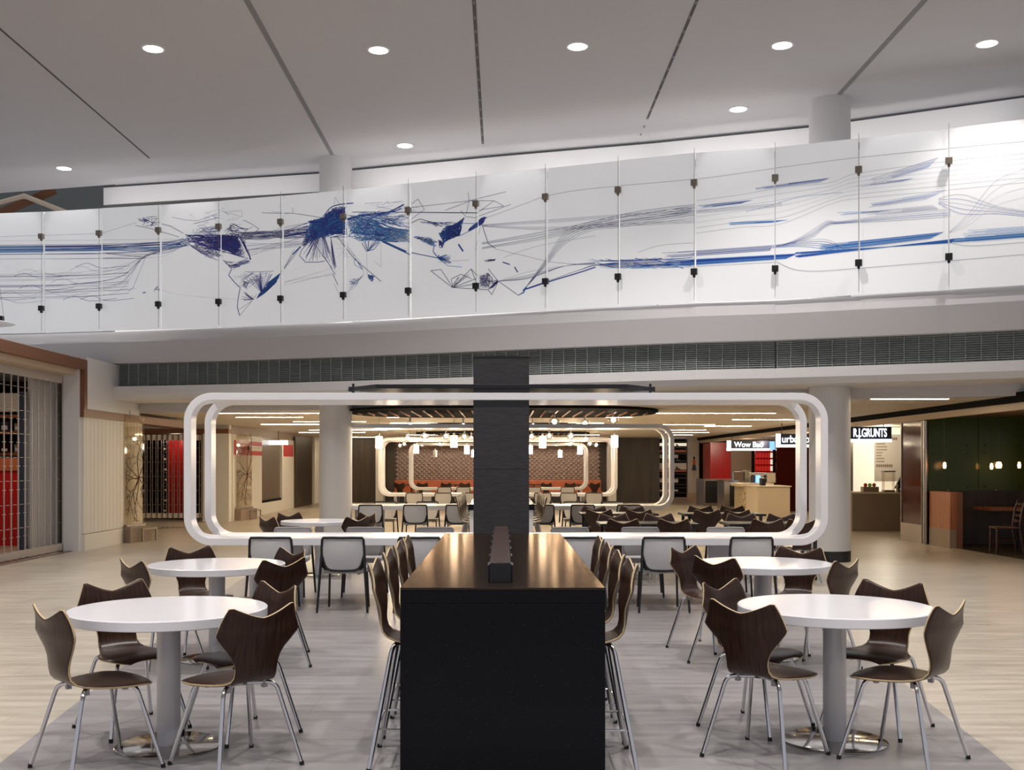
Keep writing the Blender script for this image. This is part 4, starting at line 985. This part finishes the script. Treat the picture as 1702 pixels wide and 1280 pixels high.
MB().box(-.34,.22,0,.05,.12,2.3,M['red']).build('panel', e)
b_ = MB()
for i in range(22): b_.sphere((-.42+.02*math.sin(i*2.3),0,.25+i*.095), .035, M['white'] if i % 3 == 0 else M['signnavy'], 8, 6)
b_.build('garland', e)
e = tag(empty('cd_rack', (-8.02,Y2+.8,0)), 'white gridded display rack with dark slots, between the loop bands in the left background', 'rack')
MB().box(-.22,.5,0,.04,.1,2.3,M['dark']).build('back_panel', e)
b_ = MB()
for i in range(9): b_.box(-.22,.5,-.05,0,.12+i*.27,.19+i*.27,M['warmwhite'])
b_.build('shelf_boards', e)
tag(MB().add([(-8.9,26.3,.003),(-8.9,25.0,.003),(-7.6,26.2,.003)], [(0,1,2)], M['darkred']).build('floor_mat'), 'small dark red mosaic floor patch by the left background shop', 'floor mat')
# wall along the left, far part
w_ = MB().box(-7.75,-7.33,Y2+.3,32.6,0,2.36,M['warmwhite']).box(-7.75,-7.33,32.6,35.6,0,.35,M['warmwhite']).box(-7.75,-7.33,35.6,37.6,0,2.36,M['warmwhite']).box(-7.8,-7.36,Y2+.3,43.2,2.36,LZ,M['taupe'])
struct(w_.build('wall_left_far'))
struct(MB().box(-7.6,-7.4,32.6,35.6,.40,2.36,M['brass']).box(-7.42,-7.36,32.6,35.6,.35,.42,M['dark']).build('window_1'))
struct(MB().box(-7.8,-7.28,37.6,40.9,0,2.5,M['walnutwall']).box(-7.8,-7.3,41.6,43.2,0,LZ,M['warmwhite']).build('wall_left_end'))
struct(MB().box(-7.6,-7.5,40.9,41.6,0,2.3,M['brass']).box(-7.5,-7.44,41.0,41.3,1.0,1.05,M['black']).build('door_1'))
s1 = tag(empty('wall_sign', (-7.32,29.2,0)), 'red wall sign band with a dark crest and a white lettered strip, left background', 'sign')
MB().box(0,.012,0,3.3,1.80,2.2,M['signred']).build('sign_band', s1)
MB().box(.012,.02,1.75,3.28,1.93,2.08,M['warmwhite']).build('name_strip', s1)
MB().add([(.02,1.5,2.10),(.02,1.62,2.02),(.02,1.56,1.90),(.02,1.46,1.93),(.02,1.42,2.03)], [(0,1,2,3,4)], M['dark']).build('crest', s1)
b_ = MB()
for k in range(8): b_.box(.020,.022,1.92+k*.16,1.955+k*.16,1.965,2.045,M['taupe']).box(.020,.022,1.92+k*.16,1.99+k*.16,2.035,2.045,M['taupe'])
b_.build('lettering', s1)
b_ = MB(); random.seed(11)
for j, z in enumerate((2.08,2.02,1.95,1.89)):
    y_ = .3
    while y_ < 1.15-.1*j:
        b_.box(.012,.014,y_,y_+.04,z-.016,z+.016,M['warmwhite']); y_ += random.choice((.06,.06,.1))
b_.build('lettering', s1)
tag(MB().box(-7.33,-7.31,35.8,37.4,1.80,2.2,M['signred']).build('wall_sign'), 'plain red wall band right of the far left window', 'sign')
e = tag(empty('hanging_sign', (-7.1,33.9,2.22)), 'small lavender lit sign under the ceiling at the far left window', 'sign')
MB().box(-.3,.3,-.03,.03,-.07,.07,M['signwhite']).build('sign_box', e); MB().tube([(0,0,.07),(0,0,.38)], .01, M['black'], 6).build('rod', e)
# hanging disc lamp at the far left of the hall
e = tag(empty('disc_pendant', (-9.62,19.6,4.15)), 'flat disc lamp with black boxes on thin wires at the left photo edge', 'pendant lamp')
MB().lathe([(.001,.03),(.12,.03),(.62,-.01),(.64,-.02),(.001,-.03)], (0,0,0), M['white'], 40).build('disc', e)
for k in range(6):
    a = k*PI/3+.3; x_, y_ = .36*math.cos(a), .36*math.sin(a)
    MB().box(x_-.09,x_+.09,y_-.05,y_+.05,.03,.12,M['black']).build('driver_box', e, .01)
for k in range(3):
    a = k*2*PI/3; MB().tube([(.5*math.cos(a),.5*math.sin(a),.02),(.06*math.cos(a),.06*math.sin(a),CZ-4.17)], .004, M['steel'], 4).build('wire', e)
MB().disc((0,0), .1, CZ-4.19, CZ-4.15, M['steel'], 20).build('ceiling_mount', e)

# ---------------------------------------------------------------- right side
struct(MB().box(7.90,7.99,13,43.5,LZ-.10,LZ+.05,M['dark']).build('trim_8'))
struct(MB().box(8.0,8.12,13,43.5,2.39,LZ+.06,M['tan']).build('wall_bulkhead'))
struct(MB().box(8.12,15,13,45,2.48,2.56,M['tan']).build('ceiling_food_hall'))
struct(MB().box(8.12,15,13,21.6,2.44,2.475,M['walnutwall']).build('ceiling_restaurant'))
# dark red glass screen with steel posts, cherry half wall
e = tag(empty('glass_screen', (8.15,21.3,0)), 'dark red glass screen between steel posts at the edge of the restaurant', 'screen')
MB().box(-.01,.01,-.52,.52,.36,2.38,M['darkred']).build('glass_pane', e)
MB().box(-.03,.03,-.52,.52,0,.36,M['steel']).build('kick_panel', e)
MB().box(-.03,.03,-.55,-.52,0,2.38,M['steel']).build('post', e); MB().box(-.03,.03,.52,.56,0,2.38,M['steel']).build('post', e)
MB().tube([(0,-.66,0),(0,-.66,2.38)], .05, M['steel'], 16).build('post', e)
e = tag(empty('half_wall', (8.22,20.05,0)), 'cherry wood half wall with grey metal kick panel below the green glass', 'half wall')
MB().box(-.03,.09,-.45,.5,.34,1.03,M['woodred']).build('wood_panel', e); MB().box(-.035,.085,-.45,.5,0,.34,M['taupe']).build('kick_panel', e)
MB().box(.09,.2,-.45,.5,0,1.03,M['brown']).build('end_panel', e)
# green glass wall facing the hall
e = tag(empty('green_glass_wall', (8.3,20.7,0)), 'large dark green glass wall with small round fixings above the restaurant booth', 'glass wall')
for i in range(5):
    MB().box(-.1+i*1.0,.89+i*1.0,0,.02,1.03,2.44,M['green']).build('glass_pane', e)
b_ = MB()
for i in range(5):
    for dx in (.12,.78):
        for z in (1.11,1.75,1.9):
            b_.lathe([(.001,-.0),(.018,0),(.018,.02)], (0,0,0), M['black'], 8) if False else b_.box(-.1+i+dx-.015,-.1+i+dx+.015,-.015,0,z-.015,z+.015,M['black'])
b_.build('fixings', e)
struct(MB().box(8.2,14,20.75,20.9,0,2.46,M['dark']).box(13.9,14,12,20.8,0,2.46,M['dark']).box(8.43,14,20.60,20.74,0,1.03,M['walnutwall']).build('wall_restaurant'))
struct(MB().prism([(8.55,12),(8.42,17.1),(8.33,19.5),(8.6,20.7),(14,20.7),(14,12)], .003, .008, M['walnutwall']).build('floor_restaurant'))
e = tag(empty('booth_table', (9.35,19.6,0)), 'dark wooden restaurant table on the far right', 'table')
MB().box(-.55,.75,-.35,.4,.70,.75,M['brownwood']).build('tabletop', e, .004); MB().box(.08,.14,-.03,.03,0,.70,M['black']).build('leg', e)
def ladder_chair(x, y, rz, label):
    e = tag(empty('ladder_back_chair', (x,y,.008), rz), label, 'chair', 'ladder-back chairs in the restaurant')
    MB().box(-.21,.21,-.2,.2,.43,.465,M['chairwood']).build('seat', e, .01)
    for sx in (-1,1):
        MB().tube([(sx*.19,.18,0),(sx*.18,.17,.43)], [.016,.02], M['chairwood'], 8).build('leg', e)
        MB().tube([(sx*.20,-.26,0),(sx*.19,-.19,.45),(sx*.19,-.23,.75),(sx*.19,-.28,.92)], [.016,.021,.019,.016], M['chairwood'], 8).build('leg', e)
        MB().tube([(sx*.185,.17,.25),(sx*.195,-.21,.25)], .010, M['chairwood'], 6).build('stretcher', e)
    for k in range(4):
        z = .56+k*.095; y_ = -.205-.07*(z-.55)/.37
        MB().add([(x_,y_-.02*(1-(x_/.19)**2)+t_,z+h) for x_ in (-.19,-.1,0,.1,.19) for t_ in (-.008,.008) for h in (-.022,.022)],
                 [(i*4+a,i*4+b2,i*4+4+b2,i*4+4+a) for i in range(4) for a, b2 in ((0,1),(1,3),(3,2),(2,0))], M['chairwood']).build('back_slat', e)
ladder_chair(8.62,18.4,face(-1,.15),'dark wooden ladder-back chair fully in view in the restaurant on the right')
ladder_chair(9.25,18.3,face(-1,.1),'dark wooden ladder-back chair cut by the right photo edge')
for k, (px, py, Y, s_) in enumerate([(1660,773,19.4,'brightest small amber pendant over the restaurant booth'),(1648,775,20.4,'small amber pendant just left of the brightest one'),(1570,773.5,20.0,'small amber pendant left of the others, above the half wall'),(1694,773,20.2,'small amber pendant at the right photo edge')]):
    p = PX(px,py,Y); e = tag(empty('amber_pendant', (p.x,Y,p.z)), s_, 'pendant lamp', 'amber pendants in the restaurant')
    r_ = .055 if k == 0 else .03
    MB().lathe([(.001,-.06),(r_*.8,-.055),(r_,0),(r_*.7,.05),(.001,.06)], (0,0,0), M['amber'], 12).build('lamp_glass', e)
    MB().tube([(0,0,.06),(0,0,2.44-p.z)], .004, M['black'], 5).build('cord', e)
lamp('booth_light', 'POINT', (9.1,19.0,1.5), 1.5, (1,.5,.22), shadow_soft_size=.06)
for px in (1575,1655):
    p = PX(px,812,20.6); lamp('uplight', 'SPOT', (p.x,20.55,1.06), 2.2, (.9,.85,.2), (math.radians(195),0,0), spot_size=1.3, spot_blend=1, shadow_soft_size=.02)
    e = tag(empty('uplight', (p.x,20.58,1.03)), 'small uplight on the half wall shining on green glass, %s'%('left one' if px<1600 else 'right one'), 'uplight', 'uplights under the green glass')
    MB().disc((0,0), .02, 0, .03, M['brass'], 12).build('body', e)

# food counters ---------------------------------------------------
e = tag(empty('service_counter', (8.85,24.6,0)), 'taupe service counter under the rightmost hanging sign', 'counter')
MB().box(-.9,.85,0,.7,0,.86,M['taupe']).build('front_panel', e); MB().box(-.93,.88,-.02,.72,.86,.90,M['beige']).build('counter_top', e, .004)
MB().box(-.92,-.82,-.012,0,0,.86,M['beige']).build('corner_strip', e)
# equipment on it
e = tag(empty('beverage_dispenser', (8.95,24.85,.90)), 'clear boxed beverage dispenser on the taupe counter', 'dispenser')
MB().box(-.12,.12,-.1,.1,0,.04,M['steel']).build('base', e); MB().box(-.12,.12,-.1,.1,.04,.46,M['glass']).build('tank', e); MB().box(-.13,.13,-.11,.11,.46,.49,M['brass']).build('lid', e)
e = tag(empty('cash_register', (9.35,24.8,.90)), 'black angled cash register screen on the taupe counter', 'register')
MB().box(-.16,.16,-.12,.12,0,.06,M['black']).build('base', e, .01)
MB().add([(-.28,-.02,.08),(.2,-.02,.05),(.2,-.06,.40),(-.12,-.06,.40),(-.28,.04,.08),(.2,.04,.05),(.2,.0,.40),(-.12,.0,.40)], [(0,1,2,3),(7,6,5,4),(0,3,7,4),(1,5,6,2),(3,2,6,7),(0,4,5,1)], M['black']).build('screen', e)
e = tag(empty('fruit_box', (8.5,24.8,.90)), 'small tray of fruit on the taupe counter', 'tray'); MB().box(-.18,.18,-.1,.1,0,.12,M['taupe']).build('tray', e, .005)
for k, (dx, c) in enumerate(((-.1,M['red']),(.0,M['greenlit']),(.1,M['orange']))):
    o = MB().sphere((0,0,.04), .045, c, 12, 8).build('fruit'); o.location = (8.5+dx,24.8,1.02); tag(o, ['red','green','orange'][k]+' piece of fruit on the small counter tray', 'fruit')
e = tag(empty('soap_bottle', (9.12,24.72,.90)), 'grey pump bottle between dispenser and register', 'bottle')
MB().lathe([(.001,0),(.04,0),(.042,.14),(.015,.17),(.015,.2),(.001,.2)], (0,0,0), M['brass'], 16).build('bottle_body', e); MB().box(-.03,.01,-.006,.006,.2,.215,M['black']).build('pump', e)
struct(MB().box(8.9,11.5,27.4,27.5,0,2.48,M['creamboard']).box(8.3,8.62,27.2,27.3,0,2.48,M['greenlit']).box(8.62,8.9,27.2,27.4,0,2.48,M['brass']).box(8.3,11.5,27.5,27.6,0,2.48,M['dark']).build('wall_kitchen'))
e = tag(empty('menu_board', (9.85,27.36,0)), 'cream menu board with dark printed lists behind the taupe counter', 'menu board')
MB().box(-.35,.45,0,.02,1.1,2.3,M['warmwhite']).build('board', e)
b_ = MB(); random.seed(12)
def words(x0, x1, z, h):
    x = x0
    while x < x1: b_.box(x, x+h*.55, -.003, 0, z-h/2, z+h/2, M['taupe']); x += h*.75
words(-.02,.22,2.19,.07)
for k in range(7): words(-.30, -.30+random.uniform(.12,.34), 2.06-k*.075, .03); words(.34,.38,2.06-k*.075,.03)
words(-.30,.12,1.50,.07)
b_.build('menu_lines', e)
lamp('kitchen_light', 'POINT', (9.4,26.3,2.3), 22, (1,.88,.68), shadow_soft_size=.15)
def hang_sign(px0, px1, py0, py1, Y, txt, th, label, tpx, bar_, white_end, bold, sx=1, right_extra=0):
    a = PX(px0,py0,Y); c = PX(px1,py1,Y); W = c.x-a.x; H = a.z-c.z
    e = tag(empty('hanging_sign', ((a.x+c.x)/2, Y, (a.z+c.z)/2)), label, 'sign', 'hanging shop signs')
    MB().box(-W/2,W/2,0,.12,-H/2,H/2,M['signnavy']).build('sign_box', e, .004)
    MB().box(-W/2,W/2,-.014,0,-H/2,-H/2+H*.2,M['signwhite']).build('light_strip', e)
    if white_end: MB().box(-W/2,-W/2+white_end,-.014,0,-H/2,H/2,M['signwhite']).build('light_end', e)
    text(txt, th, M['signwhite'], 'lettering', e, (tpx,-.006,.085*H), ext=.006, bold=bold, width=sx)
    for s_ in (-1,1): MB().tube([(s_*W*.36,.06,H/2),(s_*W*.36,.06,LZ-(a.z+c.z)/2)], .01, M['black'], 6).build('rod', e)
    return e
hang_sign(1208,1279,732.5,749,36,'Wow Bao',.25,'dark hanging sign with lit white letters Wow Bao, farthest left of the three',.02,1,.14,.003,.97)
hang_sign(1289.5,1368,721,743.5,27.6,'urban olive',.255,'dark hanging sign starting with lit letters urb, partly behind the loop and column',.06,1,.12,.002,1.02)
hang_sign(1396,1482,709.5,735,24.2,'R.J.GRUNTS',.27,'dark hanging sign with lit white letters R.J.GRUNTS, right of the right column',.095,1,0,.003,.75)
e = tag(empty('screen_sign', (X(1279,38),38,0)), 'small light blue lit screen behind the Wow Bao sign', 'sign'); p = PX(1285,741,38); e.location.z = p.z
MB().box(-.35,.2,0,.05,-.14,.16,M['signblue']).build('screen', e)
# middle distance counters
e = tag(empty('service_counter', (7.55,30.0,0)), 'pale beige stone counter block in front of the urban sign', 'counter')
MB().box(-.42,.5,0,1.4,0,.90,M['beige']).build('body', e, .006); MB().box(-.46,.54,-.03,1.43,.90,.93,M['beige']).build('counter_top', e, .004)
e = tag(empty('service_counter', (7.55,33.0,0)), 'speckled granite fronted counter with beige top, behind the beige block', 'counter')
MB().box(-.15,.75,0,1.2,.1,.85,M['granitecounter']).build('front_panel', e); MB().box(-.25,.8,-.05,1.3,.85,.95,M['beige']).build('counter_top', e, .004); MB().box(-.1,.7,.06,1.1,0,.1,M['black']).build('plinth', e)
e = tag(empty('service_counter', (7.75,36.0,0)), 'stainless steel counter with dark glass front below the Wow Bao sign', 'counter')
MB().box(-.3,.75,0,1.2,0,.95,M['steel']).build('body', e, .004); MB().box(-.12,.72,-.01,0,.12,.85,M['darkmetal']).build('front_panel', e); MB().box(-.34,.78,-.04,1.24,.95,.99,M['polished']).build('counter_top', e, .004)
e = tag(empty('service_counter', (7.75,39.6,0)), 'grey glass fronted end counter at the entrance of the food stands', 'counter')
MB().box(-.3,.8,0,1.6,0,.98,M['brass']).build('body', e, .004); MB().box(-.26,.76,-.01,0,.1,.92,M['darkmetal']).build('front_panel', e)
random.seed(5)
for k, (x_, y_, z_, w2, h, mm, s_) in enumerate([(8.35,35.0,.0,.5,1.25,'beige','tall beige box unit right of the Wow Bao counter'),(8.0,36.3,.99,.36,.28,'glass','left clear food display case on the steel counter'),(8.28,36.3,.99,.2,.32,'brass','slim metal warmer next to the display case on the steel counter'),(8.55,34.2,.95,.26,.3,'beige','beige box on the granite counter'),(7.45,30.7,.93,.12,.2,'black','small black card terminal on the beige block')]):
    o = MB().box(-w2/2,w2/2,-.14,.14,0,h,M[mm]).box(-w2/2-.01,w2/2+.01,-.15,.15,h,h+.015,M['steel']).build('counter_unit', None, .006); o.location = (x_,y_,z_); tag(o, s_, 'counter unit')
for k, (dx, c, s_) in enumerate(((0,'signnavy','dark blue'),(.3,'signblue','bright blue'),(.75,'black','black'))):
    e = tag(empty('canister', (8.0+dx*.55,34.25,.95)), s_+' canister on the granite counter', 'canister'); MB().lathe([(.001,0),(.08,0),(.085,.2),(.05,.24),(.001,.24)], (0,0,0), M[c], 16).build('body', e); MB().lathe([(.05,.24),(.055,.27),(.001,.28)], (0,0,0), M['steel'], 16).build('lid', e)
struct(MB().box(8.22,9.04,42.5,42.6,0,2.4,M['red']).box(9.04,9.85,42.4,42.5,0,2.4,M['taupe']).box(9.85,12,42.4,42.5,0,2.4,M['dark']).box(9.2,9.85,39.0,39.1,.9,2.3,M['red']).box(8.95,12,35.0,35.1,0,2.4,M['darkred']).build('wall_food_stands'))
b_ = MB()
for i in range(6):
    for j in range(5): b_.box(9.22+i*.105,9.30+i*.105,38.97,38.995,1.05+j*.24,1.23+j*.24,M['creamboard'] if i > 4 else M['redlit'])
tag(b_.build('backlit_tiles'), 'glowing red and cream tiles behind the Wow Bao stand', 'wall tiles')
for y_ in (28.6,32,36,40): lamp('food_light', 'POINT', (8.75,y_,2.25), 36, (1,.84,.62), shadow_soft_size=.2)
# far end: striped shoe shelves and a white pillar with a printed figure
e = tag(empty('wall_shelf', (7.1,43.9,0)), 'dark wall shelves with white niches and small shoes at the far right end', 'shelf')
MB().box(-.75,.45,.1,.2,0,2.55,M['dark']).build('back_panel', e)
MB().box(-.75,.45,-.1,.1,0,.18,M['taupe']).build('plinth', e)
for z, h, c in ((2.28,.12,'creamboard'),(2.02,.1,'orange'),(1.78,.14,'warmwhite'),(1.32,.26,'warmwhite'),(1.22,.08,'orange'),(.78,.2,'warmwhite'),(.42,.07,'warmwhite')):
    MB().box(-.75,.45 if c != 'warmwhite' or h > .22 else .1,.06,.1,z,z+h,M[c]).build('niche', e)
for z in (2.45,2.2,1.95,1.65,1.12,.95,.68,.55,.34): MB().box(-.75,.45,-.08,.1,z,z+.025,M['walnutwall']).build('shelf_board', e)
k = 0
for z in (2.235,1.675,1.32-.01):
    for dx in (-.3,.1):
        o = MB().add([(-.09,0,0),(.09,0,0),(.09,0,.03),(.0,0,.05),(-.07,0,.14),(-.09,0,.13),(-.09,.05,0),(.09,.05,0),(.09,.05,.03),(.0,.05,.05),(-.07,.05,.14),(-.09,.05,.13)], [(0,1,2,3,4,5),(11,10,9,8,7,6),(0,6,7,1),(1,7,8,2),(2,8,9,3),(3,9,10,4),(4,10,11,5),(5,11,6,0)], M['black']).build('shoe')
        o.location = (7.1+dx,43.84,z); tag(o, 'tiny dark shoe on the %s far shelf, %s one'%(['top','upper','middle'][k//2], 'left' if dx<0 else 'right'), 'shoe', 'shoes on the far shelves'); k += 1
struct(MB().box(7.6,8.07,44.0,44.4,.36,LZ,M['warmwhite']).box(7.58,8.0,43.98,44.42,0,.36,M['tan']).build('pillar'))
e = tag(empty('figure_print', (7.86,43.985,0)), 'small printed figure in an orange top and dark skirt on the white pillar', 'wall print')
b_ = MB().box(-.055,.055,0,.008,1.52,1.72,M['skin_a']).box(-.02,.02,0,.008,1.72,1.76,M['dark']).add([(-.05,.002,1.52),(.05,.002,1.52),(.10,.002,1.28),(-.10,.002,1.28)],[(0,1,2,3)],M['signnavy'])
b_.build('clothing', e); MB().lathe([(.001,-.045),(.035,-.03),(.04,0),(.03,.04),(.001,.05)], (0,.0,1.80), M['dark'], 10).build('head', e)
MB().box(-.04,-.015,0,.006,1.0,1.28,M['beige']).box(.015,.04,0,.006,1.0,1.28,M['beige']).build('legs_print', e)
struct(MB().box(6.3,16,45,45.1,0,LZ,M['walnutwall']).box(14.0,14.1,20.9,45,0,LZ,M['dark']).box(-13.1,-13,28,46,0,LZ,M['dark']).build('wall_far_end'))
tag(MB().box(8.15,8.2,42.0,43.6,0.05,2.36,M['red']).build('glass_screen'), 'narrow red tiled glass screen beside the white pillar', 'screen')

lamp('niche_fill', 'AREA', (-.2,42.1,2.50), 34, (1,.88,.74), (math.radians(35),0,0), shape='RECTANGLE', size=8.2, size_y=.06)  # unseen lamp added to brighten the quilted wall

lamp('shop_light', 'POINT', (-8.9,29.15,2.25), 7, (1,.85,.65), shadow_soft_size=.15)  # added point lamp, lifts the red display in the background shop
lamp('half_wall_fill', 'SPOT', (7.3,18.9,2.5), 26, (1,.72,.45), (math.radians(28),math.radians(-12),0), spot_size=1.1, spot_blend=.8, shadow_soft_size=.08)  # extra spot with no fitting, added to brighten the cherry wood
